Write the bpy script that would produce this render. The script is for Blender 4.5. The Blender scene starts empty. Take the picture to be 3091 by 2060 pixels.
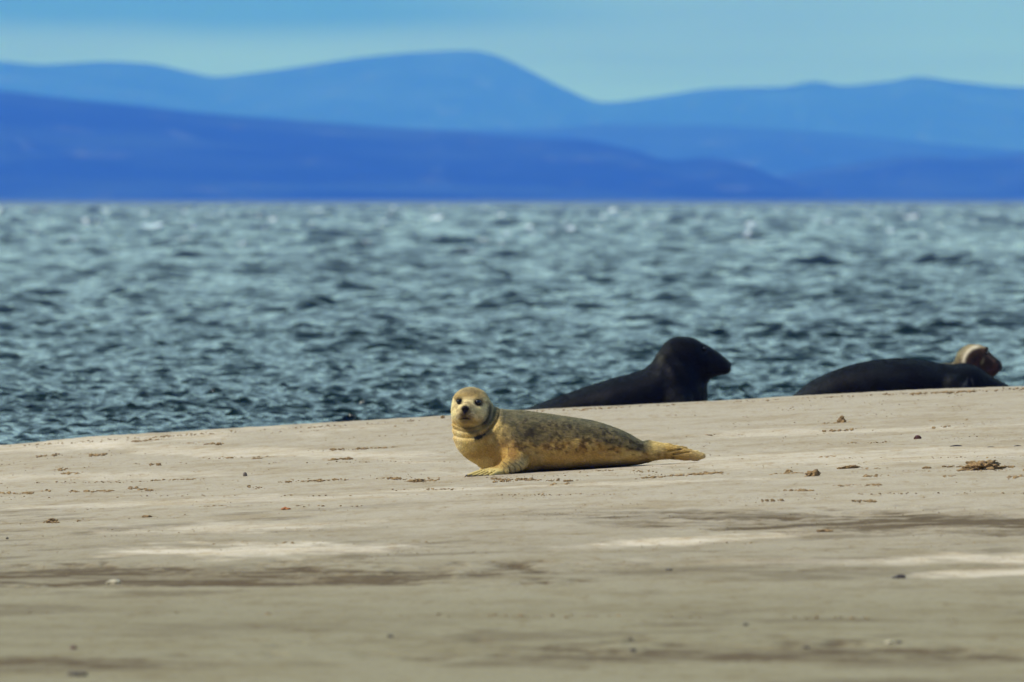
import bpy, bmesh, math, random
import numpy as np
from mathutils import Vector

random.seed(7)
RNG = np.random.default_rng(11)
scene = bpy.context.scene
COL = scene.collection

# ------------------------------------------------------------------ camera
CAM_Z = 1.6                      # kneeling photographer, height above the sea
F = 300.0 / 22.3 * 3091.0        # 300 mm lens on a crop sensor, in photo pixels
CX, HY = 1545.5, 599.0           # photo column of the axis, photo row of the true horizon
cam_d = bpy.data.cameras.new('camera')
cam = bpy.data.objects.new('camera', cam_d)
COL.objects.link(cam)
cam.location = (0, 0, CAM_Z)
cam.rotation_euler = (math.radians(90), 0, 0)
cam_d.sensor_fit = 'HORIZONTAL'
cam_d.sensor_width = 22.3
cam_d.lens = 300.0
cam_d.shift_y = -(1030.0 - HY) / 3091.0
cam_d.clip_start = 0.5
cam_d.clip_end = 90000.0
cam_d.dof.use_dof = True
cam_d.dof.focus_distance = 65.85
cam_d.dof.aperture_fstop = 6.5
scene.camera = cam

# ------------------------------------------------------------------ light
SUN_DIR = Vector((-0.66, -0.16, 0.80)).normalized()      # towards the sun
sun_d = bpy.data.lights.new('sun', 'SUN')
sun_d.energy = 3.3
sun_d.angle = math.radians(4.0)
sun_d.color = (1.0, 0.95, 0.93)
sun = bpy.data.objects.new('sun', sun_d)
COL.objects.link(sun)
sun.location = (-20, 10, 40)
sun.rotation_euler = (-SUN_DIR).to_track_quat('-Z', 'Y').to_euler()

world = bpy.data.worlds.new('World')
scene.world = world
world.use_nodes = True
wn, wl = world.node_tree.nodes, world.node_tree.links
wn.clear()
w_out = wn.new('ShaderNodeOutputWorld')
w_bg = wn.new('ShaderNodeBackground')
w_sky = wn.new('ShaderNodeTexSky')
w_sky.sky_type = 'NISHITA'
w_sky.sun_disc = False
w_sky.sun_elevation = math.asin(SUN_DIR.z)
w_sky.sun_rotation = math.atan2(SUN_DIR.x, SUN_DIR.y)
w_sky.air_density = 1.0
w_sky.dust_density = 1.0
w_sky.ozone_density = 1.5
w_bg.inputs['Strength'].default_value = 0.075
w_geo = wn.new('ShaderNodeTexCoord')
w_sep = wn.new('ShaderNodeSeparateXYZ')
wl.new(w_geo.outputs['Generated'], w_sep.inputs[0])


def wmath(op, a, b=None):
    m = wn.new('ShaderNodeMath')
    m.operation = op
    for k, v in enumerate((a, b)):
        if v is None:
            continue
        if isinstance(v, (int, float)):
            m.inputs[k].default_value = v
        else:
            wl.new(v, m.inputs[k])
    return m.outputs[0]


# cloud sheets: layered near the horizon, wide patches overhead
w_el = wmath('LOGARITHM', wmath('ADD', wmath('MULTIPLY', wmath('MAXIMUM', w_sep.outputs[2], 0.0), 90.0), 1.0), 2.718)
w_comb = wn.new('ShaderNodeCombineXYZ')
wl.new(wmath('MULTIPLY', w_sep.outputs[0], 14.0), w_comb.inputs[0])
wl.new(wmath('MULTIPLY', w_el, 3.2), w_comb.inputs[2])
wl.new(wmath('MULTIPLY', w_sep.outputs[1], 2.0), w_comb.inputs[1])
w_noise = wn.new('ShaderNodeTexNoise')
w_noise.inputs['Scale'].default_value = 1.0
w_noise.inputs['Detail'].default_value = 4.0
w_noise.inputs['Roughness'].default_value = 0.45
w_noise.inputs['Distortion'].default_value = 0.4
wl.new(w_comb.outputs[0], w_noise.inputs['Vector'])
w_ramp = wn.new('ShaderNodeMapRange')
w_ramp.interpolation_type = 'SMOOTHSTEP'
w_ramp.inputs[1].default_value = 0.34
w_ramp.inputs[2].default_value = 0.60
wl.new(w_noise.outputs[0], w_ramp.inputs[0])
w_mix = wn.new('ShaderNodeMix')
w_mix.data_type = 'RGBA'
W_TINT = (0.46, 0.86, 1.55, 1)
w_tint = wn.new('ShaderNodeMix')
w_tint.data_type = 'RGBA'
w_tint.blend_type = 'MULTIPLY'
w_tint.inputs[0].default_value = 1.0
w_tint.inputs[7].default_value = W_TINT
wl.new(w_sky.outputs[0], w_tint.inputs[6])
wl.new(w_ramp.outputs[0], w_mix.inputs[0])
wl.new(w_tint.outputs[2], w_mix.inputs[6])
w_mix.inputs[7].default_value = (2.15, 4.25, 7.6, 1)
# unseen sky brightened over the far shore for the water, dulled behind the camera


def wstep(src, a, b, c, d):
    r = wn.new('ShaderNodeMapRange')
    r.interpolation_type = 'SMOOTHSTEP'
    for k_, v_ in zip((1, 2, 3, 4), (a, b, c, d)):
        r.inputs[k_].default_value = v_
    wl.new(src, r.inputs[0])
    return r.outputs[0]


w_front = wstep(w_sep.outputs[1], -0.5, 0.7, 0.0, 1.0)
w_up = wmath('MULTIPLY', wstep(w_sep.outputs[2], 0.015, 0.10, 0.0, 1.0), wstep(w_sep.outputs[2], 0.95, 0.55, 0.25, 1.0))
w_gain = wmath('ADD', wmath('MULTIPLY', w_front, 0.5), 0.5)
w_bright = wn.new('ShaderNodeMix')      # unseen bright cloud added high over the far shore to light the water
w_bright.data_type = 'RGBA'
wl.new(wmath('MULTIPLY', wmath('MULTIPLY', w_up, w_front), 0.8), w_bright.inputs[0])
wl.new(w_mix.outputs[2], w_bright.inputs[6])
w_bright.inputs[7].default_value = (8.2, 12.6, 15.2, 1)
w_scale = wn.new('ShaderNodeVectorMath')
w_scale.operation = 'SCALE'
wl.new(w_bright.outputs[2], w_scale.inputs[0])
wl.new(w_gain, w_scale.inputs['Scale'])
# a darker stratus sheet low on the left
w_rag = wmath('MULTIPLY', wmath('SUBTRACT', w_noise.outputs[0], 0.5), 0.0070)
w_str = wmath('MULTIPLY', wstep(wmath('ADD', w_sep.outputs[2], w_rag), 0.0108, 0.0136, 0.0, 1.0), wstep(w_sep.outputs[2], 0.04, 0.02, 0.0, 1.0))
w_str = wmath('MULTIPLY', w_str, wstep(wmath('ADD', w_sep.outputs[0], wmath('MULTIPLY', w_rag, 4.0)), 0.014, -0.012, 0.12, 1.0))
w_dark = wn.new('ShaderNodeMix')
w_dark.data_type = 'RGBA'
w_dark.blend_type = 'MULTIPLY'
wl.new(w_str, w_dark.inputs[0])
wl.new(w_scale.outputs[0], w_dark.inputs[6])
w_dark.inputs[7].default_value = (0.24, 0.38, 0.92, 1)
wl.new(w_dark.outputs[2], w_bg.inputs['Color'])
wl.new(w_bg.outputs[0], w_out.inputs['Surface'])

scene.view_settings.view_transform = 'Standard'
scene.view_settings.look = 'None'
scene.view_settings.exposure = 0.52
scene.view_settings.gamma = 1.0
scene.render.engine = 'CYCLES'
scene.cycles.volume_bounces = 0
scene.cycles.max_bounces = 5
scene.cycles.use_denoising = True
scene.cycles.use_adaptive_sampling = False
scene.cycles.sample_clamp_direct = 6.0
scene.cycles.sample_clamp_indirect = 4.0
HAZE_DENSITY = 0.13e-3
HAZE_COLOR = (0.040, 0.156, 1.0)


# ------------------------------------------------------------------ helpers
def tag(o, label=None, cat=None, group=None, kind=None):
    if label: o['label'] = label
    if cat: o['category'] = cat
    if group: o['group'] = group
    if kind: o['kind'] = kind
    return o


def link(name, me, mat=None, parent=None):
    o = bpy.data.objects.new(name, me)
    COL.objects.link(o)
    if mat is not None:
        me.materials.append(mat)
    if parent is not None:
        o.parent = parent
    return o


def empty(name, loc):
    o = bpy.data.objects.new(name, None)
    COL.objects.link(o)
    o.location = loc
    o.empty_display_size = 0.1
    return o


def mesh_np(name, verts, quads, smooth=True, tris=None):
    """Mesh from numpy arrays of vertices and quads (or triangles)."""
    faces = quads if tris is None else tris
    k = faces.shape[1]
    me = bpy.data.meshes.new(name)
    me.vertices.add(len(verts))
    me.vertices.foreach_set('co', np.ascontiguousarray(verts, np.float32).ravel())
    me.loops.add(faces.size)
    me.loops.foreach_set('vertex_index', np.ascontiguousarray(faces, np.int32).ravel())
    me.polygons.add(len(faces))
    me.polygons.foreach_set('loop_start', np.arange(0, faces.size, k, dtype=np.int32))
    me.polygons.foreach_set('loop_total', np.full(len(faces), k, np.int32))
    me.update(calc_edges=True)
    me.validate()
    me.polygons.foreach_set('use_smooth', np.full(len(me.polygons), smooth, bool))
    return me


def set_col(me, rgb, name='Col'):
    a = me.attributes.new(name, 'FLOAT_COLOR', 'POINT')
    d = np.ones((len(me.vertices), 4), np.float32)
    d[:, :3] = rgb
    a.data.foreach_set('color', d.ravel())


def set_val(me, v, name):
    a = me.attributes.new(name, 'FLOAT', 'POINT')
    a.data.foreach_set('value', np.ascontiguousarray(v, np.float32))


def grid_quads(nr, nc):
    i = np.arange(nr * nc).reshape(nr, nc)
    return np.stack([i[:-1, :-1].ravel(), i[:-1, 1:].ravel(), i[1:, 1:].ravel(), i[1:, :-1].ravel()], 1)


_T = RNG.random(65536).astype(np.float32)


def _h(ix, iy, iz):
    return _T[((ix * 73856093) ^ (iy * 19349663) ^ (iz * 83492791)) & 65535]


def vnoise(x, y, z=0.0):
    """Smooth value noise in 0..1 (numpy)."""
    x, y, z = np.broadcast_arrays(np.asarray(x, np.float32), np.asarray(y, np.float32), np.asarray(z, np.float32))
    ix, iy, iz = (np.floor(a).astype(np.int64) for a in (x, y, z))
    fx, fy, fz = x - ix, y - iy, z - iz
    fx, fy, fz = (a * a * (3 - 2 * a) for a in (fx, fy, fz))

    def lay(k):
        a = _h(ix, iy, k) * (1 - fx) + _h(ix + 1, iy, k) * fx
        b = _h(ix, iy + 1, k) * (1 - fx) + _h(ix + 1, iy + 1, k) * fx
        return a * (1 - fy) + b * fy
    lo = lay(iz)
    if not np.any(fz):
        return lo
    return lo * (1 - fz) + lay(iz + 1) * fz


def fbm(x, y, z=0.0, oct=4, gain=0.5):
    s, a, t = 0.0, 1.0, 0.0
    for k in range(oct):
        f = 2.03 ** k
        s = s + a * vnoise(np.asarray(x) * f + 17.3 * k, np.asarray(y) * f + 5.1 * k, np.asarray(z) * f + 3.7 * k)
        t += a
        a *= gain
    return s / t


def sstep(a, b, x):
    t = np.clip((np.asarray(x, np.float32) - a) / (b - a), 0, 1)
    return t * t * (3 - 2 * t)


def spline(xk, yk):
    """Monotone-ish cubic through the knots, linear outside."""
    xk, yk = np.array(xk, float), np.array(yk, float)
    d = np.diff(yk) / np.diff(xk)
    m = np.zeros_like(yk)
    m[1:-1] = np.where(d[:-1] * d[1:] > 0, 2 * d[:-1] * d[1:] / np.where(d[:-1] + d[1:] == 0, 1, d[:-1] + d[1:]), 0)
    m[0], m[-1] = d[0], d[-1]

    def f(x):
        x = np.asarray(x, float)
        i = np.clip(np.searchsorted(xk, x) - 1, 0, len(xk) - 2)
        h = xk[i + 1] - xk[i]
        t = (x - xk[i]) / h
        tc = np.clip(t, 0, 1)
        y = ((2 * tc**3 - 3 * tc**2 + 1) * yk[i] + (tc**3 - 2 * tc**2 + tc) * h * m[i]
             + (-2 * tc**3 + 3 * tc**2) * yk[i + 1] + (tc**3 - tc**2) * h * m[i + 1])
        return y + np.where(t > 1, (t - 1) * h * m[-1], 0) + np.where(t < 0, t * h * m[0], 0)
    return f


def at(sx, sy, Y):
    """World point seen at photo pixel (sx, sy) when it stands Y metres out."""
    return np.array([(sx - CX) * Y / F, Y, CAM_Z - (sy - HY) * Y / F])


# ------------------------------------------------------------------ materials
def new_mat(name):
    m = bpy.data.materials.new(name)
    m.use_nodes = True
    n, l = m.node_tree.nodes, m.node_tree.links
    p = n['Principled BSDF']
    return m, n, l, p


def noise_node(n, l, scale, vec=None, detail=3.0, rough=0.5):
    t = n.new('ShaderNodeTexNoise')
    t.inputs['Scale'].default_value = scale
    t.inputs['Detail'].default_value = detail
    t.inputs['Roughness'].default_value = rough
    if vec is not None:
        l.new(vec, t.inputs['Vector'])
    return t


def mapping(n, l, scale, src):
    mp = n.new('ShaderNodeMapping')
    mp.inputs['Scale'].default_value = scale
    l.new(src, mp.inputs['Vector'])
    return mp.outputs[0]


def maprange(n, l, src, a, b, c=0.0, d=1.0, smooth=True):
    r = n.new('ShaderNodeMapRange')
    if smooth:
        r.interpolation_type = 'SMOOTHSTEP'
    for k, v in zip((1, 2, 3, 4), (a, b, c, d)):
        r.inputs[k].default_value = v
    l.new(src, r.inputs[0])
    return r.outputs[0]


def mixc(n, l, fac, a, b, blend='MIX'):
    m = n.new('ShaderNodeMix')
    m.data_type = 'RGBA'
    m.blend_type = blend
    for k, v in ((0, fac), (6, a), (7, b)):
        if isinstance(v, (int, float)):
            m.inputs[k].default_value = v
        elif isinstance(v, tuple):
            m.inputs[k].default_value = v if len(v) == 4 else v + (1,)
        else:
            l.new(v, m.inputs[k])
    return m.outputs[2]


def mth(n, l, op, a, b=None):
    m = n.new('ShaderNodeMath')
    m.operation = op
    for k, v in enumerate((a, b)):
        if v is None:
            continue
        if isinstance(v, (int, float)):
            m.inputs[k].default_value = v
        else:
            l.new(v, m.inputs[k])
    return m.outputs[0]


def attr(n, name):
    a = n.new('ShaderNodeAttribute')
    a.attribute_name = name
    return a


def sand_material():
    m, n, l, p = new_mat('sand')
    pos = n.new('ShaderNodeNewGeometry').outputs['Position']
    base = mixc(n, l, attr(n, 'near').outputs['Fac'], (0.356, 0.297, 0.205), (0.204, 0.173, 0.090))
    base = mixc(n, l, attr(n, 'damp').outputs['Fac'], base, (0.092, 0.056, 0.017))
    base = mixc(n, l, attr(n, 'wet').outputs['Fac'], base, (0.15, 0.11, 0.058), 'MIX')
    base = mixc(n, l, attr(n, 'dry').outputs['Fac'], base, (0.60, 0.51, 0.38))
    # streaks drawn out by the wind, roughly along the shore
    st = noise_node(n, l, 1.0, mapping(n, l, (2.2, 1.3, 1.0), pos), 6.0, 0.68)
    base = mixc(n, l, maprange(n, l, st.outputs[0], 0.42, 0.72), base, mixc(n, l, 1.0, base, (0.80, 0.74, 0.62), 'MULTIPLY'))
    st2 = noise_node(n, l, 1.0, mapping(n, l, (14.0, 2.2, 1.0), pos), 5.0, 0.78)
    base = mixc(n, l, maprange(n, l, st2.outputs[0], 0.50, 0.72), base, mixc(n, l, 1.0, base, (0.78, 0.68, 0.52), 'MULTIPLY'))
    gr = noise_node(n, l, 160.0, pos, 2.0, 0.8)
    base = mixc(n, l, 0.7, base, mixc(n, l, maprange(n, l, gr.outputs[0], 0.3, 0.7), (0.60, 0.58, 0.55), (1.32, 1.32, 1.32)), 'MULTIPLY')
    gr2 = noise_node(n, l, 38.0, pos, 4.0, 0.8)
    base = mixc(n, l, 0.6, base, mixc(n, l, maprange(n, l, gr2.outputs[0], 0.3, 0.72), (0.80, 0.76, 0.70), (1.16, 1.16, 1.18)), 'MULTIPLY')
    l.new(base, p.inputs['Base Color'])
    p.inputs['Roughness'].default_value = 0.9
    p.inputs['Specular IOR Level'].default_value = 0.2
    b = n.new('ShaderNodeBump')
    b.inputs['Strength'].default_value = 0.5
    b.inputs['Distance'].default_value = 0.004
    bn = noise_node(n, l, 45.0, pos, 5.0, 0.7)
    l.new(bn.outputs[0], b.inputs['Height'])
    l.new(b.outputs[0], p.inputs['Normal'])
    return m


def water_material():
    m, n, l, p = new_mat('sea_water')
    pos = n.new('ShaderNodeNewGeometry').outputs['Position']
    gust = noise_node(n, l, 1.0, mapping(n, l, (0.035, 0.012, 1), pos), 3.0, 0.5)
    col = mixc(n, l, maprange(n, l, gust.outputs[0], 0.35, 0.65), (0.003, 0.009, 0.005), (0.006, 0.016, 0.011))
    foam = attr(n, 'foam').outputs['Fac']
    col = mixc(n, l, foam, col, (0.75, 0.80, 0.82))
    l.new(col, p.inputs['Base Color'])
    p.inputs['Roughness'].default_value = 0.12
    l.new(maprange(n, l, attr(n, 'chop').outputs['Fac'], 0, 1, 0.07, 0.55, False), p.inputs['Roughness'])
    p.inputs['IOR'].default_value = 1.333
    b = n.new('ShaderNodeBump')
    b.inputs['Strength'].default_value = 0.9
    b.inputs['Distance'].default_value = 0.035
    n1 = noise_node(n, l, 1.0, mapping(n, l, (7.0, 6.0, 1), pos), 4.0, 0.6)
    l.new(n1.outputs[0], b.inputs['Height'])
    l.new(b.outputs[0], p.inputs['Normal'])
    return m


def hill_material(k):
    m, n, l, p = new_mat('hillside')
    pos = n.new('ShaderNodeNewGeometry').outputs['Position']
    a = noise_node(n, l, 0.004, pos, 4.0, 0.6)
    c = mixc(n, l, maprange(n, l, a.outputs[0], 0.42, 0.68), (0.004, 0.010, 0.010), (0.018, 0.036, 0.022))
    b2 = noise_node(n, l, 0.018, mapping(n, l, (1.0, 0.25, 0.8), pos), 3.0, 0.6)
    c = mixc(n, l, maprange(n, l, b2.outputs[0], 0.56, 0.74), c, (0.042, 0.056, 0.040))
    l.new(c, p.inputs['Base Color'])
    p.inputs['Roughness'].default_value = 1.0
    p.inputs['Specular IOR Level'].default_value = 0.0
    return m


def fur_material(name, rough, spec, bump, sheen=0.0):
    m, n, l, p = new_mat(name)
    tc = n.new('ShaderNodeTexCoord').outputs['Object']
    col = attr(n, 'Col').outputs['Color']
    g = noise_node(n, l, 1.0, mapping(n, l, (110, 260, 260), tc), 3.0, 0.7)
    col = mixc(n, l, 0.5, col, mixc(n, l, maprange(n, l, g.outputs[0], 0.3, 0.7), (0.6, 0.58, 0.55), (1.25, 1.25, 1.25)), 'MULTIPLY')
    l.new(col, p.inputs['Base Color'])
    p.inputs['Roughness'].default_value = rough
    p.inputs['Specular IOR Level'].default_value = spec
    if sheen:
        p.inputs['Sheen Weight'].default_value = sheen
        p.inputs['Sheen Roughness'].default_value = 0.45
    b = n.new('ShaderNodeBump')
    b.inputs['Strength'].default_value = bump
    b.inputs['Distance'].default_value = 0.003
    g2 = noise_node(n, l, 1.0, mapping(n, l, (70, 170, 170), tc), 4.0, 0.7)
    l.new(g2.outputs[0], b.inputs['Height'])
    l.new(b.outputs[0], p.inputs['Normal'])
    return m


def plain_mat(name, rgb, rough=0.6, spec=0.5, vary=0.35, scale=60.0):
    m, n, l, p = new_mat(name)
    tc = n.new('ShaderNodeTexCoord').outputs['Object']
    g = noise_node(n, l, scale, tc, 4.0, 0.65)
    dark = tuple(c * (1 - vary) for c in rgb)
    lite = tuple(min(1, c * (1 + vary)) for c in rgb)
    l.new(mixc(n, l, maprange(n, l, g.outputs[0], 0.3, 0.7), dark, lite), p.inputs['Base Color'])
    p.inputs['Roughness'].default_value = rough
    p.inputs['Specular IOR Level'].default_value = spec
    b = n.new('ShaderNodeBump')
    b.inputs['Strength'].default_value = 0.5
    b.inputs['Distance'].default_value = 0.004
    l.new(g.outputs[0], b.inputs['Height'])
    l.new(b.outputs[0], p.inputs['Normal'])
    return m


# ------------------------------------------------------------------ sand bank
_crest = spline([-6000, 0, 275, 575, 862, 1300, 1560, 2018, 2260, 2380, 3091, 9000],
                [1600, 1341, 1316, 1299, 1282, 1256, 1239, 1216, 1204, 1196, 1165, 1040])
_z0 = spline([-60, 20, 36, 48, 58, 66, 74, 79.2, 80.8, 84, 87, 90, 100, 140],
             [0.2, 0.22, 0.235, 0.25, 0.265, 0.2795, 0.325, 0.3532, 0.3422, 0.240, 0.13, 0.0, -0.5, -2.0])
_tw = spline([-60, 20, 36, 48, 58, 66, 80, 86, 100, 140], [0.0, 0.03, 0.08, 0.3, 0.8, 1, 1, 0.95, 0.5, 0.1])
_zc0 = CAM_Z - (float(_crest(CX)) - HY) * 80 / F


def ground_base(X, Y):
    xs = CX + np.asarray(X) * F / 80.0
    zc = CAM_Z - (_crest(xs) - HY) * 80.0 / F
    return _z0(Y) + 9.6e-5 * np.clip(Y, 30, 90) + (zc - _zc0) * _tw(Y)


def ground_at(sx, sy):
    """Point of the sand seen at photo pixel (sx, sy)."""
    Y = np.linspace(36, 80.5, 3000)
    X = (sx - CX) * Y / F
    row = HY + F * (CAM_Z - ground_base(X, Y)) / Y
    i = int(np.argmin(np.abs(row - sy)))
    return np.array([X[i], Y[i], float(ground_base(X[i], Y[i]))])


def patch(U, V, cx, cy, rx, ry, slope=0.0, seed=0.0, soft=0.55):
    """Soft ragged patch of the ground, laid out by where its middle lies."""
    dx = (U - cx) / rx
    dy = (V - cy + slope * (U - cx)) / ry
    n = fbm(U / 160.0 + seed, V / 14.0 + seed * 2.0, 0.0, 3) - 0.5
    n2 = fbm(U / 60.0 + seed, V / 4.0 - seed, 0.0, 4, 0.65) - 0.5
    return sstep(1.0 + soft, 1.0 - soft, np.sqrt(dx * dx + dy * dy) + 1.7 * n + 1.5 * n2)


def build_sand():
    yr = np.concatenate([np.linspace(-50, 34, 40)[:-1], np.arange(34, 57, 0.034), np.arange(57, 82.6, 0.028),
                         np.arange(82.6, 90, 0.09), np.linspace(90, 130, 20)])
    c = 0.0372 * 66 * 1.3
    core = np.linspace(-c, c, 640)
    step = core[1] - core[0]
    out = [c]
    while out[-1] < 70:
        step *= 1.16
        out.append(out[-1] + step)
    out = np.array(out[1:])
    xc = np.concatenate([-out[::-1], core, out])
    Yg, Sg = np.meshgrid(yr, xc, indexing='ij')
    Xg = Sg * np.maximum(Yg, 36) / 66.0
    Z = ground_base(Xg, Yg)
    Ysafe = np.maximum(Yg, 20)
    U = CX + Xg * F / Ysafe
    V = HY + F * (CAM_Z - Z) / Ysafe
    # hollows holding damp rippled sand
    band1 = patch(U, V, 350, 1742, 1120, 34, 0.004, 1.0, 0.4) * sstep(1772, 1764, V)
    band2 = patch(U, V, 2850, 1575, 720, 30, 0.0, 2.0, 0.6)
    band3 = patch(U, V, 2350, 1975, 1000, 34, -0.012, 3.0, 0.5) * sstep(2004, 1996, V)
    band4 = patch(U, V, 200, 2002, 520, 14, 0.004, 4.0, 0.8) * 0.9
    band5 = patch(U, V, 1950, 1560, 420, 20, 0.0, 5.0, 0.8) * 0.5
    band6 = patch(U, V, 2300, 1735, 620, 26, 0.0, 6.0, 0.9) * 0.42
    band7 = patch(U, V, 600, 1900, 500, 18, 0.03, 7.0, 0.9) * 0.3
    damp = np.clip(1.2 * band1 + band2 * 0.8 + band3 * 0.85 + band4 + band5 + band6 + band7, 0, 1)
    # ripples inside the hollows, a fine relief everywhere else
    rp = fbm(Xg * 1.1 + 3, Yg * 3.6, 0, 3)
    ridged = 1 - np.abs(2 * fbm(Xg * 1.3, Yg * 3.2 + Xg * 0.8, 0.5, 3) - 1) * 2
    hollow = np.clip(band1 + band2 * 0.8 + band3 * 0.8 + band4 * 0.6 + band5 * 0.4, 0, 1)
    Z = Z + hollow * (0.013 * (ridged - 0.6) - 0.012)
    vis = sstep(33, 36, Yg) * sstep(86, 82, Yg)
    Z = Z + vis * (0.009 * (fbm(Xg * 0.35, Yg * 0.55, 1.0, 3) - 0.5) + 0.0035 * (fbm(Xg * 2.5, Yg * 4.5, 4.0, 3) - 0.5))
    Z = Z + vis * 0.0045 * (fbm(Xg * 9, Yg * 8, 9.0, 3, 0.6) - 0.5) * (0.3 + 1.4 * sstep(0.40, 0.65, fbm(Xg * 0.7, Yg * 0.5, 13.0, 3)))
    # long shallow wind ridges running along the bank
    Z = Z + vis * 0.004 * np.sin((Yg - 0.35 * Xg) * 2.1 + 4 * fbm(Xg * 0.2, Yg * 0.3, 2, 2)) * fbm(Xg * 0.3, Yg * 0.5, 7, 2)
    # crumbly lip of the bank
    lip = np.exp(-((Yg - 79.6) / 0.8) ** 2)
    Z = Z + lip * 0.015 * (fbm(Xg * 9, Yg * 3, 3, 3) - 0.5)
    rp2 = fbm(Xg * 3.6 + 0.5 * Yg, Yg * 3.4 + 1.6 * Xg, 2, 4, 0.6)
    damp = np.clip(damp * (0.16 + 0.30 * sstep(0.30, 0.70, rp) + 1.0 * sstep(0.42, 0.58, rp2)), 0, 1)
    damp = np.maximum(damp, 0.50 * sstep(0.57, 0.72, fbm(Xg * 1.8, Yg * 1.3, 11, 5, 0.65)) * sstep(1440, 1600, V))
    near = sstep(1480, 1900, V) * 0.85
    wet = 0.16 * patch(U, V, 1300, 1650, 2500, 60, 0, 9.0, 0.9) + 0.12 * patch(U, V, 1600, 1850, 2500, 40, 0, 10.0, 0.9)
    dry = (0.75 * patch(U, V, 820, 1660, 330, 17, 0.02, 11.0) + 0.5 * patch(U, V, 740, 1590, 380, 14, 0.01, 12.0)
           + 0.75 * patch(U, V, 2040, 1634, 300, 10, 0.055, 13.0) + 0.6 * patch(U, V, 3000, 1685, 260, 13, 0.0, 14.0)
           + 0.7 * patch(U, V, 3060, 1728, 200, 9, 0.03, 15.0) + 0.35 * patch(U, V, 560, 1518, 620, 7, 0.03, 16.0)
           + 0.45 * patch(U, V, 760, 1366, 560, 13, -0.03, 17.0) + 0.35 * patch(U, V, 2600, 1301, 500, 8, 0.03, 18.0)
           + 0.35 * patch(U, V, 2500, 1385, 700, 22, 0.03, 19.0) + 0.4 * patch(U, V, 1600, 1470, 700, 5, 0.03, 20.0)
           + 0.45 * patch(U, V, 300, 1330, 500, 18, 0.05, 21.0) + 0.22 * patch(U, V, 2700, 1695, 600, 8, 0.0, 22.0)
           + 0.3 * patch(U, V, 180, 1440, 420, 9, 0.02, 23.0))
    verts = np.stack([Xg, Yg, Z], -1).reshape(-1, 3)
    me = mesh_np('sand', verts, grid_quads(*Yg.shape))
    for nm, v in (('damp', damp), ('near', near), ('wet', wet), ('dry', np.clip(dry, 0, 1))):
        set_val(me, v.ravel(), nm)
    return tag(link('sand', me, sand_material()), kind='structure')


# ------------------------------------------------------------------ sea
def build_sea():
    rows = [79.0]
    while rows[-1] < 170:
        rows.append(rows[-1] * 1.00042)
    while rows[-1] < 6000:
        rows.append(rows[-1] * 1.00085)
    while rows[-1] < 15000:
        rows.append(rows[-1] * 1.03)
    yr = np.array(rows)
    c = 0.0372 * 1.6
    core = np.linspace(-c, c, 540)
    step = core[1] - core[0]
    out = [c]
    while out[-1] < 0.62:
        step *= 1.12
        out.append(out[-1] + step)
    out = np.array(out[1:])
    sc = np.concatenate([-out[::-1], core, out])
    dS = np.gradient(sc)
    Yg, Sg = np.meshgrid(yr, sc, indexing='ij')
    Xg = (Sg * Yg).astype(np.float32)
    Yg = Yg.astype(np.float32)
    dx = (dS[None, :] * Yg).astype(np.float32)
    dy = (np.gradient(yr)[:, None] + 0 * Yg).astype(np.float32)
    gust = 0.65 + 0.8 * fbm(Xg * 0.05, Yg * 0.02, 0, 3)
    gust = gust * (1.0 + 0.65 * np.exp(-((Yg - 100) / 16.0) ** 2))
    gust = gust * (1 + 0.45 * sstep(350, 1500, Yg))
    H = np.zeros_like(Yg)
    DX = np.zeros_like(Yg)
    DY = np.zeros_like(Yg)
    N = 112
    for k in range(N):
        lam = 0.11 * (8.0 / 0.11) ** ((k + RNG.random()) / N)
        th = math.radians(-90 + 14) + RNG.normal() * 0.62
        kx, ky = 2 * math.pi / lam * math.cos(th), 2 * math.pi / lam * math.sin(th)
        a = 0.061 * lam / (2 * math.pi) * (1.0 if lam < 1.0 else (1.0 / lam) ** 0.2)
        fade = np.clip(lam / (2.2 * np.maximum(dy * abs(math.sin(th)), dx * abs(math.cos(th)))) - 0.7, 0, 1)
        ph = kx * Xg + ky * Yg + RNG.random() * 6.283
        w = a * fade * sstep(0.10, 1.0, (Yg - 66) / (105 * lam + 9))
        H += w * np.cos(ph)
        DX -= w * math.cos(th) * np.sin(ph)
        DY -= w * math.sin(th) * np.sin(ph)
    H *= gust
    DX *= gust
    DY *= gust
    crest = H / (0.06 * gust)
    shore = sstep(80, 92, Yg) * 0.6 + 0.4
    foam = fbm(Xg * 1.2, Yg * 0.08, 5.0, 3) + 0.03 * crest
    far = (Yg > 500) & (Yg < 2500) & (np.abs(Sg) < 0.045)
    q1, q2 = np.quantile(foam[far], (0.9965, 0.9995))
    foam = sstep(q1, q2, foam) * sstep(260, 600, Yg) * sstep(3000, 1600, Yg)
    verts = np.stack([Xg + 0.9 * DX, Yg + 0.9 * DY, H * shore], -1).reshape(-1, 3)
    me = mesh_np('sea', verts, grid_quads(*Yg.shape))
    set_val(me, np.clip(foam, 0, 1).ravel(), 'foam')
    set_val(me, sstep(500, 5000, Yg).ravel(), 'chop')
    return tag(link('sea', me, water_material()), kind='structure')


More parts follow.
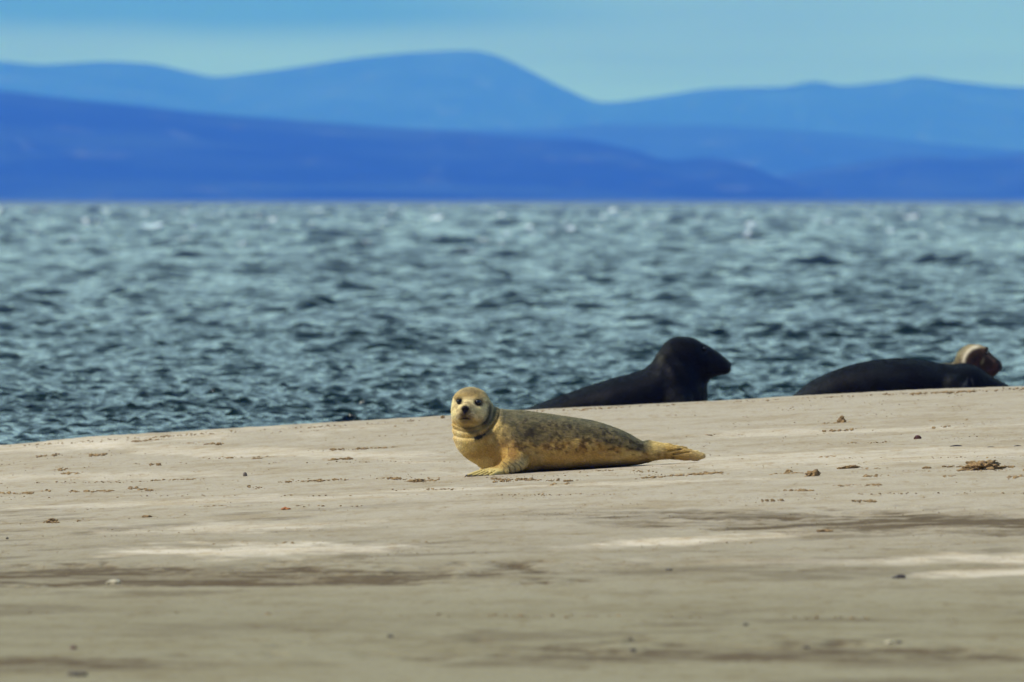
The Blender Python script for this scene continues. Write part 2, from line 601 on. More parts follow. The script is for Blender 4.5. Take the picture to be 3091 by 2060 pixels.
# ------------------------------------------------------------------ hills
def ridge(pts, Y, depth, seed, rough):
    """A range of hills whose skyline follows pts (photo pixels) at Y metres."""
    k = 1.3136
    px = [p[0] * k for p in pts]
    py = [p[1] * k for p in pts]
    sk = spline([px[0] - 12000, px[0] - 6000, px[0] - 3000, px[0] - 900] + px + [px[-1] + 900, px[-1] + 3000, px[-1] + 6000, px[-1] + 12000],
                [py[0] + 90, py[0] + 10, py[0] + 50, py[0] - 20] + py + [py[-1] - 10, py[-1] + 40, py[-1] + 5, py[-1] + 90])
    sx = np.linspace(px[0] - 12000, px[-1] + 12000, 1800)
    X = (sx - CX) * Y / F
    top = np.maximum(CAM_Z - (sk(sx) - HY) * Y / F, 0)
    v = np.concatenate([np.linspace(-1, 0, 40), np.linspace(0, 1, 14)[1:]])
    VV, XX = np.meshgrid(v, X, indexing='ij')
    TT = np.broadcast_to(top, VV.shape)
    prof = np.where(VV < 0, np.sin((1 + VV) * math.pi / 2) ** 1.15, np.cos(VV * math.pi / 2))
    YY = Y + VV * depth
    n = fbm(XX / 1800.0 + seed, YY / 1000.0, seed, 5) - 0.5
    ZZ = TT * prof * (1 + rough * n * np.minimum(1, np.abs(VV) * 3)) - 3.0 * (np.abs(VV) > 0.985)
    ZZ = ZZ + top.max() * 0.012 * (fbm(XX / 110.0, YY / 110.0, seed, 3) - 0.5) * (prof > 0.05)
    me = mesh_np('hills', np.stack([XX, YY, ZZ], -1).reshape(-1, 3), grid_quads(*VV.shape))
    return tag(link('hills', me, hill_material(seed)), kind='structure')


def build_hills():
    ridge([(0, 212), (150, 228), (300, 243), (500, 265), (700, 280), (900, 295), (1050, 303), (1200, 318), (1330, 322),
           (1450, 346), (1540, 370), (1620, 363), (1700, 378), (1760, 402), (1850, 440), (1950, 470), (2100, 500)],
          14000, 1800, 1.3, 0.5)
    ridge([(1200, 520), (1500, 470), (1650, 430), (1760, 413), (1850, 395), (1950, 380), (2050, 363), (2120, 361), (2200, 366), (2353, 358)],
          15200, 1800, 2.9, 0.4)
    ridge([(0, 260), (400, 290), (800, 300), (1200, 297), (1400, 286), (1600, 288), (1800, 299), (2000, 316), (2200, 336), (2353, 346)],
          21000, 2400, 4.1, 0.4)
    ridge([(0, 143), (100, 150), (250, 143), (350, 148), (440, 168), (500, 178), (560, 172), (700, 152), (850, 130), (950, 122),
           (1080, 117), (1130, 125), (1200, 155), (1300, 205), (1390, 237), (1500, 225), (1650, 203), (1800, 200), (1870, 188),
           (1930, 198), (2050, 188), (2100, 178), (2200, 190), (2353, 202)],
          29000, 3000, 6.7, 0.35)


def build_haze():
    x0, x1, y0, y1, z0, z1 = -19000, 19000, -400, 33000, -4.5, 620
    v = [(x, y, z) for z in (z0, z1) for y in (y0, y1) for x in (x0, x1)]
    f = [(0, 2, 3, 1), (4, 5, 7, 6), (0, 1, 5, 4), (2, 6, 7, 3), (0, 4, 6, 2), (1, 3, 7, 5)]
    me = bpy.data.meshes.new('haze')
    me.from_pydata(v, [], f)
    m = bpy.data.materials.new('haze')
    m.use_nodes = True
    n, l = m.node_tree.nodes, m.node_tree.links
    n.clear()
    o = n.new('ShaderNodeOutputMaterial')
    p = n.new('ShaderNodeVolumePrincipled')
    p.inputs['Color'].default_value = HAZE_COLOR + (1,)
    p.inputs['Absorption Color'].default_value = (1, 1, 1, 1)
    p.inputs['Density'].default_value = HAZE_DENSITY
    p.inputs['Anisotropy'].default_value = 0.0
    m.cycles.volume_sampling = 'MULTIPLE_IMPORTANCE'
    m.cycles.homogeneous_volume = True
    l.new(p.outputs[0], o.inputs['Volume'])
    return tag(link('haze', me, m), kind='stuff')


# ------------------------------------------------------------------ implicit bodies
class Field:
    def __init__(self, lo, hi, h, y0):
        self.y0 = y0
        self.lo, self.h = np.array(lo, float), h
        self.n = np.ceil((np.array(hi) - self.lo) / h).astype(int) + 1
        self.ax = [self.lo[i] + h * np.arange(self.n[i]) for i in range(3)]
        self.f = np.full(tuple(self.n), 10.0, np.float32)

    def region(self, lo, hi, m):
        s = []
        for i in range(3):
            a = int(np.clip(math.floor((lo[i] - m - self.lo[i]) / self.h), 0, self.n[i]))
            b = int(np.clip(math.ceil((hi[i] + m - self.lo[i]) / self.h) + 1, 0, self.n[i]))
            s.append(slice(a, max(a, b)))
        g = np.meshgrid(*[self.ax[i][s[i]].astype(np.float32) for i in range(3)], indexing='ij', sparse=True)
        return tuple(s), g

    def add(self, d, s, k):
        a = self.f[s]
        if k <= 0:
            self.f[s] = np.minimum(a, d)
        else:
            h = np.maximum(k - np.abs(a - d), 0) / k
            self.f[s] = np.minimum(a, d) - h * h * k * 0.25

    def cut(self, d, s, k):
        a, d = self.f[s], -d
        h = np.maximum(k - np.abs(a - d), 0) / k
        self.f[s] = np.maximum(a, d) + h * h * k * 0.25

    def ell_d(self, c, r, rot, s_g):
        s, (x, y, z) = s_g
        x, y, z = x - c[0], y - c[1], z - c[2]
        if rot is not None:
            R = np.array(rot.to_matrix()).T
            x, y, z = (R[i, 0] * x + R[i, 1] * y + R[i, 2] * z for i in range(3))
        k0 = np.sqrt((x / r[0]) ** 2 + (y / r[1]) ** 2 + (z / r[2]) ** 2)
        k1 = np.sqrt((x / r[0] ** 2) ** 2 + (y / r[1] ** 2) ** 2 + (z / r[2] ** 2) ** 2)
        return k0 * (k0 - 1) / np.maximum(k1, 1e-6)

    def ell(self, c, r, k=0.02, rot=None, cut=False):
        r = np.array(r if hasattr(r, '__len__') else (r, r, r), float)
        m = r.max()
        sg = self.region(np.array(c) - m, np.array(c) + m, k + 2.5 * self.h)
        d = self.ell_d(c, r, rot, sg)
        (self.cut if cut else self.add)(d, sg[0], k)

    def cone(self, a, b, ra, rb, k=0.02, flat=None):
        """Tapered capsule from a to b; flat = (axis vector, factor) squashes it."""
        a, b = np.array(a, float), np.array(b, float)
        m = max(ra, rb)
        s, (x, y, z) = self.region(np.minimum(a, b) - m, np.maximum(a, b) + m, k + 2.5 * self.h)
        ab = b - a
        L2 = float(ab @ ab)
        px, py, pz = x - a[0], y - a[1], z - a[2]
        t = np.clip((px * ab[0] + py * ab[1] + pz * ab[2]) / L2, 0, 1)
        qx, qy, qz = px - t * ab[0], py - t * ab[1], pz - t * ab[2]
        if flat is not None:
            n, fac = np.array(flat[0], float), flat[1]
            n /= np.linalg.norm(n)
            dn = qx * n[0] + qy * n[1] + qz * n[2]
            e = fac - 1
            qx, qy, qz = qx + e * dn * n[0], qy + e * dn * n[1], qz + e * dn * n[2]
        d = np.sqrt(qx * qx + qy * qy + qz * qz) - (ra + (rb - ra) * t)
        self.add(d, s, k)

    def loft(self, xs, top, bot, w, yc, k=0.03, p=2.2):
        """Body running along x whose side outline is top/bot, half depth w."""
        xs = np.array(xs, float)
        ft, fb, fw = (spline(xs, q) for q in (top, bot, w))
        yc = np.array(yc) + self.y0
        fy = spline(xs, yc)
        s, (x, y, z) = self.region((xs[0], min(yc) - max(w), min(bot)), (xs[-1], max(yc) + max(w), max(top)), k + 2.5 * self.h)
        xc = np.clip(x, xs[0], xs[-1])
        T, B, W, C = (q(xc).astype(np.float32) for q in (ft, fb, fw, fy))
        hh, zc = np.maximum((T - B) / 2, 0.004), (T + B) / 2
        W = np.maximum(W, 0.004)
        r = (np.abs((y - C) / W) ** p + np.abs((z - zc) / hh) ** p) ** (1 / p)
        d = (r - 1) * np.minimum(W, hh)
        ox = np.abs(x - xc)
        d = np.where(ox > 0, np.hypot(ox, np.maximum(d, 0)) + np.minimum(d, 0) * 0, d)
        self.add(d, s, k)

    def surf_y(self, x, z, from_front=True):
        i = int(round((x - self.lo[0]) / self.h))
        kz = int(round((z - self.lo[2]) / self.h))
        col = self.f[i, :, kz]
        j = int(np.argmax(col < 0))
        if j == 0:
            return float(self.ax[1][0])
        t = col[j - 1] / (col[j - 1] - col[j])
        return float(self.ax[1][j - 1] + t * self.h)

    def mesh(self):
        f = self.f
        s = f < 0
        n = np.array(f.shape)
        off = [(a, b, c) for a in (0, 1) for b in (0, 1) for c in (0, 1)]
        cnt = np.zeros(n - 1, np.int8)
        for a, b, c in off:
            cnt += s[a:n[0] - 1 + a, b:n[1] - 1 + b, c:n[2] - 1 + c]
        act = (cnt > 0) & (cnt < 8)
        ai = np.argwhere(act)
        idx = np.full(n - 1, -1, np.int64)
        idx[act] = np.arange(len(ai))
        acc = np.zeros((len(ai), 3))
        num = np.zeros(len(ai))
        for u in off:
            for ax in range(3):
                if u[ax]:
                    continue
                v = list(u)
                v[ax] = 1
                fa = f[ai[:, 0] + u[0], ai[:, 1] + u[1], ai[:, 2] + u[2]]
                fb = f[ai[:, 0] + v[0], ai[:, 1] + v[1], ai[:, 2] + v[2]]
                m = (fa < 0) != (fb < 0)
                t = np.where(m, fa / np.where(fa == fb, 1, fa - fb), 0)
                q = np.tile(np.array(u, float), (len(ai), 1))
                q[:, ax] = t
                acc[m] += q[m]
                num[m] += 1
        verts = self.lo + self.h * (ai + acc / num[:, None])
        quads = []
        for ax in range(3):
            o1, o2 = (ax + 1) % 3, (ax + 2) % 3
            sl0, sl1 = [slice(None)] * 3, [slice(None)] * 3
            sl0[ax], sl1[ax] = slice(0, -1), slice(1, None)
            e = np.argwhere(s[tuple(sl0)] != s[tuple(sl1)])
            ok = (e[:, o1] > 0) & (e[:, o2] > 0) & (e[:, o1] < n[o1] - 1) & (e[:, o2] < n[o2] - 1)
            e = e[ok]

            def cell(d1, d2):
                c = e.copy()
                c[:, o1] += d1
                c[:, o2] += d2
                return idx[c[:, 0], c[:, 1], c[:, 2]]
            q = np.stack([cell(-1, -1), cell(0, -1), cell(0, 0), cell(-1, 0)], 1)
            ins = s[e[:, 0], e[:, 1], e[:, 2]]
            q[~ins] = q[~ins][:, ::-1]
            quads.append(q)
        return verts, np.concatenate(quads)


def body_obj(fld, origin, color_fn, mat, parent, name='body'):
    v, q = fld.mesh()
    me = mesh_np(name, v - np.array(origin), q)
    set_col(me, color_fn(v[:, 0], v[:, 1], v[:, 2]))
    return link(name, me, mat, parent)


def add_fur(body, nose, n, length, width, mat, parent, origin, keep, seed=1):
    """A coat of short flat hairs laid back from the nose along the body surface."""
    me = body.data
    nv = len(me.vertices)
    co = np.zeros(nv * 3, np.float32)
    me.vertices.foreach_get('co', co)
    co = co.reshape(-1, 3)
    no = np.zeros(nv * 3, np.float32)
    me.vertices.foreach_get('normal', no)
    no = no.reshape(-1, 3)
    cl = np.zeros(nv * 4, np.float32)
    me.attributes['Col'].data.foreach_get('color', cl)
    cl = cl.reshape(-1, 4)[:, :3]
    lv = np.zeros(len(me.loops), np.int32)
    me.loops.foreach_get('vertex_index', lv)
    q = lv.reshape(-1, 4)
    g = np.random.default_rng(seed)
    area = np.linalg.norm(np.cross(co[q[:, 1]] - co[q[:, 0]], co[q[:, 3]] - co[q[:, 0]]), axis=1)
    f = g.choice(len(q), n, p=area / area.sum())
    a, b = g.random((n, 1)), g.random((n, 1))

    def mixq(A):
        return (A[q[f, 0]] * (1 - a) * (1 - b) + A[q[f, 1]] * a * (1 - b) + A[q[f, 2]] * a * b + A[q[f, 3]] * (1 - a) * b)
    p, m, c = mixq(co), mixq(no), mixq(cl)
    ok = keep(p + np.array(origin))
    p, m, c = p[ok], m[ok], c[ok]
    n = len(p)
    m /= np.linalg.norm(m, axis=1, keepdims=True) + 1e-9
    fl = p - (np.array(nose) - np.array(origin)) + 0.05 * g.normal(size=(n, 3))
    fl[:, 2] -= 0.10
    w = fbm(p[:, 0] * 22, p[:, 1] * 22, p[:, 2] * 22, 2) - 0.5
    fl[:, 2] += 0.8 * w * np.linalg.norm(fl, axis=1)
    fl -= (fl * m).sum(1, keepdims=True) * m
    fl /= np.linalg.norm(fl, axis=1, keepdims=True) + 1e-9
    sd = np.cross(m, fl)
    tw = 0.5 * g.normal(size=(n, 1))
    sd = sd + tw * m
    L = length * (0.6 + 0.8 * g.random((n, 1)))
    tip = p + L * (fl + (0.12 + 0.25 * g.random((n, 1))) * m) + 0.0015 * g.normal(size=(n, 3))
    root = p - 0.0006 * m
    v = np.stack([root - sd * width, root + sd * width, tip], 1).reshape(-1, 3)
    jit = (0.86 + 0.7 * g.random((n, 1))) * (0.85 + 0.5 * (fbm(p[:, 0] * 60, p[:, 1] * 60, p[:, 2] * 60, 2)[:, None]) - 0.1)
    c3 = np.repeat(np.clip(c * jit, 0.003, 0.9), 3, axis=0)
    c3[2::3] = np.clip(c3[2::3] * 1.15 + 0.01, 0, 0.95)
    t = np.arange(3 * n).reshape(-1, 3)
    fm = mesh_np('fur', v, None, False, t)
    if len(fm.vertices) == 3 * n:
        set_col(fm, c3)
    o = link('fur', fm, mat, parent)
    o['kind'] = 'stuff'
    return o


def uv_ball(c, r, seg=20, rings=14, squash=(1, 1, 1)):
    bm = bmesh.new()
    bmesh.ops.create_uvsphere(bm, u_segments=seg, v_segments=rings, radius=r)
    for v in bm.verts:
        v.co = Vector((v.co.x * squash[0] + c[0], v.co.y * squash[1] + c[1], v.co.z * squash[2] + c[2]))
    for f in bm.faces:
        f.smooth = True
    return bm


def to_mesh(bm, name):
    me = bpy.data.meshes.new(name)
    bm.to_mesh(me)
    bm.free()
    return me


def tube(bm, pts, r0, r1, n=5):
    pts = [Vector(p) for p in pts]
    prev = None
    for i, p in enumerate(pts):
        d = (pts[min(i + 1, len(pts) - 1)] - pts[max(i - 1, 0)]).normalized()
        u = d.orthogonal().normalized()
        w = d.cross(u)
        r = r0 + (r1 - r0) * i / (len(pts) - 1)
        ring = [bm.verts.new(p + r * (math.cos(a) * u + math.sin(a) * w)) for a in [2 * math.pi * j / n for j in range(n)]]
        if prev:
            best = min(range(n), key=lambda s_: (ring[s_].co - prev[0].co).length)
            ring = ring[best:] + ring[:best]
            for j in range(n):
                f = bm.faces.new((prev[j], prev[(j + 1) % n], ring[(j + 1) % n], ring[j]))
                f.smooth = True
        else:
            bm.faces.new(ring[::-1])
        prev = ring
    bm.faces.new(prev)


def lerp3(a, b, t):
    a, b = np.array(a, np.float32), np.array(b, np.float32)
    return a[None, :] * (1 - t[:, None]) + b[None, :] * t[:, None] if a.ndim == 1 else a * (1 - t[:, None]) + b[None, :] * t[:, None]


EYE = None
CLAW = None


def build_pale_seal():
    Y0 = 66.0
    S = F / Y0                       # photo pixels per metre at the seal

    def P(sx, sy, dy=0.0):
        return np.array([(sx - CX) / S, Y0 + dy, CAM_Z - (sy - HY) / S])

    def X(sx): return (sx - CX) / S
    def Z(sy): return CAM_Z - (sy - HY) / S
    lo = P(1335, 1455, -0.42)
    hi = P(2150, 1155, 0.30)
    fl = Field(lo, hi, 0.0042, Y0)

    # trunk
    px = [1452, 1475, 1500, 1550, 1625, 1700, 1780, 1835, 1893, 1930, 1960, 1990]
    top = [1330, 1284, 1256, 1250, 1249, 1258, 1270, 1285, 1308, 1329, 1343, 1352]
    bot = [1372, 1398, 1410, 1424, 1424, 1421, 1416, 1413, 1408, 1404, 1396, 1382]
    w = [.05, .10, .125, .148, .165, .165, .152, .135, .108, .082, .06, .042]
    yc = [-.01, 0, .005, .01, .015, .02, .03, .04, .05, .055, .06, .06]
    fl.loft([X(a) for a in px], [Z(a) for a in top], [Z(a) for a in bot], w, yc, 0.0, 2.3)
    f_top = spline(px, top)
    f_bot = spline(px, bot)
    # neck and chest
    fl.cone(P(1424, 1268, -0.025), P(1447, 1330, -0.03), 0.082, 0.092, 0.05)
    fl.cone(P(1440, 1322, -0.035), P(1470, 1386, -0.035), 0.090, 0.040, 0.06)
    fl.cone(P(1462, 1300, -0.01), P(1530, 1332, -0.005), 0.088, 0.128, 0.10)
    fl.cone(P(1446, 1290, -0.01), P(1506, 1304, 0.0), 0.076, 0.088, 0.08)
    # shoulder and near fore flipper
    fl.cone(P(1545, 1350, -0.10), P(1556, 1392, -0.165), 0.060, 0.040, 0.05)
    fl.cone(P(1552, 1388, -0.165), P(1512, 1417, -0.215), 0.040, 0.026, 0.03)
    fl.cone(P(1578, 1392, -0.150), P(1545, 1420, -0.185), 0.026, 0.012, 0.025)
    tips = [(1414, 1433, -0.235), (1428, 1435, -0.262), (1443, 1436, -0.283), (1459, 1436, -0.298), (1477, 1435, -0.305)]
    roots = [(1500, 1418, -0.205), (1505, 1420, -0.215), (1511, 1421, -0.222), (1518, 1423, -0.226), (1526, 1424, -0.228)]
    for (a, b) in zip(roots, tips):
        A, B = P(*a), P(*b)
        mid = (A * 0.45 + B * 0.55) + np.array([0, 0, 0.006])
        fl.cone(A, mid, 0.018, 0.0125, 0.012)
        fl.cone(mid, B, 0.0125, 0.0085, 0.004)
    for (t0, t1) in zip(tips[:-1], tips[1:]):
        r0, r1 = roots[tips.index(t0)], roots[tips.index(t1)]
        for t in np.linspace(0.45, 1.02, 9):
            q = 0.5 * ((P(*r0) + P(*r1)) * (1 - t) + (P(*t0) + P(*t1)) * t)
            fl.ell((q[0], q[1], q[2] + 0.004), (0.0034, 0.008, 0.016), 0.003, cut=True)
    # far fore flipper, its tip shows under the chest
    fl.cone(P(1530, 1380, 0.13), P(1490, 1416, 0.15), 0.045, 0.025, 0.04)
    fl.cone(P(1490, 1416, 0.15), P(1456, 1417, 0.10), 0.024, 0.010, 0.015)
    # hind flippers: fans of toes, the far one a little higher
    for dy, oy, kk in ((0.03, 0, 0.012), (0.105, -7, 0.012)):
        root = P(1958, 1364 + oy, dy)
        for (tx, ty, r) in ((2119, 1377, .0185), (2106, 1387, .0125), (2086, 1361, .0105), (2070, 1384, .013)):
            tip = P(tx - (0 if oy == 0 else 16), ty + oy * 0.8, dy + 0.02)
            mid = root * 0.5 + tip * 0.5 + np.array([0, 0, 0.004])
            fl.cone(root, mid, 0.032, 0.0165, 0.02)
            fl.cone(mid, tip, 0.0165, r * 0.8, kk)
    for (a, b, c2, d2) in ((2036, 1371, 2084, 1365.5), (2066, 1354, 2100, 1363), (2020, 1362, 2060, 1357)):
        for t in np.linspace(0, 0.92, 10):
            q = P(a + (c2 - a) * t, b + (d2 - b) * t)
            y = fl.surf_y(q[0], q[2])
            if y > fl.ax[1][0] + 0.01:
                fl.ell((q[0], y, q[2]), (0.008, 0.007, 0.003), 0.004, cut=True)
    # head, turned to the camera
    HC = P(1421, 1232, -0.045)
    fl.ell(HC, (0.089, 0.098, 0.088), 0.045)
    fl.ell(P(1421, 1206, -0.040), (0.074, 0.08, 0.052), 0.03)
    fl.ell(P(1416, 1246, -0.095), (0.070, 0.060, 0.060), 0.035)      # cheeks
    fl.ell(P(1407, 1246, -0.135), (0.042, 0.050, 0.036), 0.035)      # muzzle
    fl.ell(P(1404, 1231, -0.145), (0.026, 0.046, 0.022), 0.025)      # bridge and nose
    fl.ell(P(1394, 1250, -0.165), (0.024, 0.026, 0.021), 0.012)      # whisker pads
    fl.ell(P(1419, 1251, -0.163), (0.026, 0.026, 0.022), 0.012)
    fl.ell(P(1404.5, 1234, -0.180), (0.0165, 0.014, 0.0125), 0.008)  # nose pad
    fl.ell(P(1407, 1268, -0.135), (0.036, 0.034, 0.020), 0.014)      # chin
    fl.ell(P(1388, 1200, -0.105), (0.026, 0.024, 0.014), 0.016)      # brows
    fl.ell(P(1441, 1202, -0.100), (0.028, 0.024, 0.014), 0.016)
    # eye sockets
    eyes = [(1387.0, 1212.0, 0.0135), (1442.5, 1214.5, 0.0150)]
    ec = []
    for (ex, ey, er) in eyes:
        q = P(ex, ey)
        y = fl.surf_y(q[0], q[2])
        fl.ell((q[0], y - 0.003, q[2]), 0.0155, 0.010, cut=True)
        ec.append((q[0], y + 0.0075, q[2], er))
    # nostrils and the mouth line
    for nx in (1401.3, 1408.0):
        q = P(nx, 1235.5)
        y = fl.surf_y(q[0], q[2])
        fl.ell((q[0], y, q[2]), (0.0032, 0.008, 0.006), 0.003, cut=True)
    for t in np.linspace(-1, 1, 9):
        q = P(1405 + 15 * t, 1261.5 + 2.5 * t * t)
        y = fl.surf_y(q[0], q[2])
        fl.ell((q[0], y + 0.001, q[2]), (0.008, 0.006, 0.0030), 0.004, cut=True)
    # folds of skin round the throat, rolls circling the face
    s, (gx, gy, gz) = fl.region(P(1350, 1345, -0.30), P(1520, 1190, 0.02), 0)
    rx, rz = gx - X(1413), gz - Z(1228)
    ang = np.arctan2(rx, -rz)                                     # 0 below the face, + to the right
    rr = np.sqrt(rx * rx + rz * rz) + 0 * gy
    wob = 0.004 * np.sin(ang * 3 + 1)
    arc = sstep(-1.3, -0.7, ang) * sstep(2.3, 1.5, ang)
    frontal = sstep(Y0 + 0.02, Y0 - 0.06, gy)
    g = 0
    for r0, dp, wd in ((0.088, 0.0035, 0.005), (0.101, 0.006, 0.0055), (0.120, 0.0055, 0.006), (0.150, 0.006, 0.008)):
        g = g + dp * np.exp(-((rr + wob - r0) / wd) ** 2) - 0.6 * dp * np.exp(-((rr + wob - r0 - 2.0 * wd) / (1.5 * wd)) ** 2)
    fl.f[s] += (g * arc * frontal).astype(np.float32)
    # wrinkles where the flipper joins, and slow dimples over the flank
    s, (gx, gy, gz) = fl.region(P(1480, 1430, -0.30), P(2060, 1240, 0.02), 0)
    B = np.broadcast_arrays(gx, gy, gz)
    fl.f[s] += (0.008 * (fbm(B[0] * 9, B[1] * 9, B[2] * 11, 2) - 0.5)).astype(np.float32)

    def colour(x, y, z):
        u = x * S + CX
        v = HY + (CAM_Z - z) * S
        cream = np.array((0.56, 0.42, 0.165))
        n1 = fbm(x * 16, y * 16, z * 16, 4)
        n2 = fbm(x * 62, y * 62, z * 70, 3)
        n3 = fbm(x * 30 + 9, y * 30, z * 40, 4, 0.6)
        c = lerp3(cream, (0.40, 0.26, 0.075), sstep(0.35, 0.7, n1))
        # trunk: golden flank below, grey back above, ragged dark spots between
        T, Bt = f_top(u), f_bot(u)
        t = (v - T) / np.maximum(Bt - T, 20)
        body = sstep(1462, 1530, u + 110 * (n1 - 0.5) - 0.25 * (v - 1290)) * sstep(1975, 1945, u)
        c = lerp3(c, (0.54, 0.365, 0.115), body * sstep(0.25, 0.65, n1) * 0.85)
        c = lerp3(c, (0.30, 0.145, 0.026), body * np.exp(-((t - 0.50) / 0.18) ** 2) * sstep(0.38, 0.62, n3) * 0.8)
        c = lerp3(c, (0.27, 0.15, 0.038), np.exp(-((u - 1545) / 42) ** 2 - ((v - 1372) / 24) ** 2) * sstep(0.3, 0.6, n3) * 0.9)
        edge = 0.44 + 0.05 * np.sin(u / 60.0) + 0.34 * (n1 - 0.5) + 0.22 * (n3 - 0.5)
        back = sstep(edge + 0.10, edge - 0.10, t) * body
        c = lerp3(c, lerp3((0.046, 0.044, 0.025), (0.200, 0.160, 0.075), sstep(0.3, 0.65, n3)), back * 0.95)
        c = lerp3(c, (0.125, 0.125, 0.080), back * sstep(0.24, 0.04, t) * 0.6)
        spots = sstep(0.49, 0.62, n2 * 0.6 + n3 * 0.4) * sstep(0.66, 0.40, t) * sstep(1500, 1530, u) * body * sstep(0.02, 0.12, t)
        c = lerp3(c, (0.024, 0.019, 0.012), spots * 0.8)
        spots2 = sstep(0.55, 0.66, n2) * np.exp(-((t - 0.58) / 0.12) ** 2) * body
        c = lerp3(c, (0.10, 0.055, 0.02), spots2 * 0.8)
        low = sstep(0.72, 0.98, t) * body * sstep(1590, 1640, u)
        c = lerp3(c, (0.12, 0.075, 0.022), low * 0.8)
        tail = sstep(1900, 1960, u) * sstep(0.3, 0.8, t)
        c = lerp3(c, (0.16, 0.095, 0.035), tail * sstep(0.35, 0.7, n3) * sstep(2060, 1990, u) * 0.8)
        c = lerp3(c, (0.055, 0.04, 0.02), sstep(0.62, 0.70, n3) * sstep(1960, 1990, u) * sstep(2075, 2040, u) * 0.7)
        c = lerp3(c, (0.46, 0.36, 0.18), sstep(2040, 2115, u) * 0.6)
        # head
        frontw = sstep(Y0 + 0.03, Y0 - 0.05, y)
        hd_m = sstep(1275, 1255, v) * sstep(1490, 1478, u)
        c = lerp3(c, (0.30, 0.235, 0.12), sstep(1206, 1180, v + 10 * (n1 - 0.5)) * sstep(1500, 1490, u) * 0.75)
        c = lerp3(c, (0.17, 0.135, 0.075), np.exp(-((u - 1412) / 16) ** 2 - ((v - 1180) / 8) ** 2) * 0.7)
        c = lerp3(c, (0.33, 0.23, 0.09), np.exp(-((u - 1416) / 12) ** 2 - ((v - 1200) / 12) ** 2) * 0.55 * frontw)
        fc = hd_m * frontw * sstep(1192, 1208, v)
        c = lerp3(c, (0.84, 0.71, 0.42), fc * (0.55 + 0.35 * n2))
        c = lerp3(c, (0.72, 0.62, 0.38), np.exp(-((u - 1384) / 14) ** 2) * sstep(1285, 1300, v) * sstep(1400, 1330, v) * 0.55)  # light from the left put into the chest colour
        c = lerp3(c, (0.20, 0.14, 0.055), hd_m * sstep(0.48, 0.62, n3) * 0.55)
        c = lerp3(c, (0.10, 0.075, 0.035), hd_m * sstep(0.58, 0.68, n2) * 0.35)
        muz = (1.1 * np.exp(-((u - 1408) / 22) ** 2 - ((v - 1254) / 14) ** 2) + 0.7 * np.exp(-((u - 1404) / 15) ** 2 - ((v - 1240) / 11) ** 2)) * frontw * sstep(Y0 - 0.09, Y0 - 0.13, y)
        c = lerp3(c, (0.055, 0.030, 0.010), np.clip(muz * 1.0, 0, 0.92) * (0.75 + 0.4 * n2))
        c = lerp3(c, (0.20, 0.15, 0.07), np.exp(-((v - 1271) / 7) ** 2 - ((u - 1408) / 30) ** 2) * 0.6 * frontw)
        c = lerp3(c, (0.012, 0.010, 0.010), (sstep(1.25, 0.75, np.hypot((u - 1404.5) / np.where(v < 1233, 12.5, np.maximum(12.5 - 0.55 * (v - 1233), 4)), (v - 1235) / 12.5)) * sstep(Y0 - 0.13, Y0 - 0.155, y)))
        mouth = np.exp(-((v - 1261.5 - 2.5 * ((u - 1405) / 15) ** 2) / 2.6) ** 2) * sstep(19, 10, np.abs(u - 1405)) * frontw
        c = lerp3(c, (0.03, 0.02, 0.015), np.clip(mouth, 0, 0.85))
        for (ex, ey, rx_, ry_) in ((1387, 1211, 10, 9.5), (1443.5, 1214.5, 14, 11)):
            ring = sstep(1.35, 0.75, np.hypot((u - ex) / rx_, (v - ey - 0.12 * (u - ex)) / ry_)) * frontw
            c = lerp3(c, (0.030, 0.022, 0.015), ring * 0.9)
        # crease shade from the ear round the throat, painted into the coat
        a = np.arctan2(u - 1413, v - 1228)
        r = np.hypot(u - 1413, v - 1228)
        dk = np.exp(-((r - 64 - 5 * np.sin(a * 2)) / 6) ** 2) * sstep(0.35, 0.8, a) * sstep(1.95, 1.5, a) * frontw
        c = lerp3(c, (0.035, 0.030, 0.024), np.clip(dk * (0.55 + 0.8 * n2), 0, 0.92))
        dk2 = np.exp(-((r - 92) / 4) ** 2) * sstep(0.25, 0.6, a) * sstep(1.5, 1.1, a) * frontw
        c = lerp3(c, (0.12, 0.085, 0.04), np.clip(dk2, 0, 0.7))
        c = lerp3(c, (0.025, 0.022, 0.018), sstep(1.3, 0.7, np.hypot((u - 1447 - 0.4 * (1316 - v)) / 13, (v - 1315) / 13) + 2.2 * (n2 - 0.5) + 0.8 * (n3 - 0.5)) * frontw * 0.95)
        th = np.exp(-((v - 1290) / 10) ** 2) * np.exp(-((u - 1408) / 40) ** 2) * frontw
        c = lerp3(c, (0.17, 0.115, 0.045), np.clip(th * 0.8 + 0.7 * np.exp(-((v - 1303) / 9) ** 2 - ((u - 1428) / 20) ** 2) * frontw, 0, 0.85))
        # fore flipper: pale wet fur, crease shade painted as dark lines
        wr = np.exp(-((u - 1562) / 26) ** 2 - ((v - 1400 + 0.35 * (u - 1562)) / 13) ** 2) * sstep(Y0 - 0.10, Y0 - 0.14, y)
        c = lerp3(c, (0.50, 0.46, 0.27), np.clip(wr * 1.2, 0, 0.9) * (0.6 + 0.5 * n2))
        ph = u - 0.95 * (v - 1395) + 0.012 * (v - 1395) ** 2
        cr = np.exp(-((np.mod(ph - 1533 + 3 * np.sin(v / 5.0), 17) - 8) / 2.0) ** 2)
        cr = cr * sstep(1386, 1394, v) * sstep(1585, 1572, u) * sstep(1512, 1522, u) * sstep(Y0 - 0.13, Y0 - 0.16, y)
        c = lerp3(c, (0.05, 0.045, 0.035), cr * 0.85)
        paw = sstep(1530, 1500, u) * sstep(1406, 1414, v) * sstep(Y0 - 0.15, Y0 - 0.18, y)
        c = lerp3(c, (0.50, 0.42, 0.17), paw * 0.7)
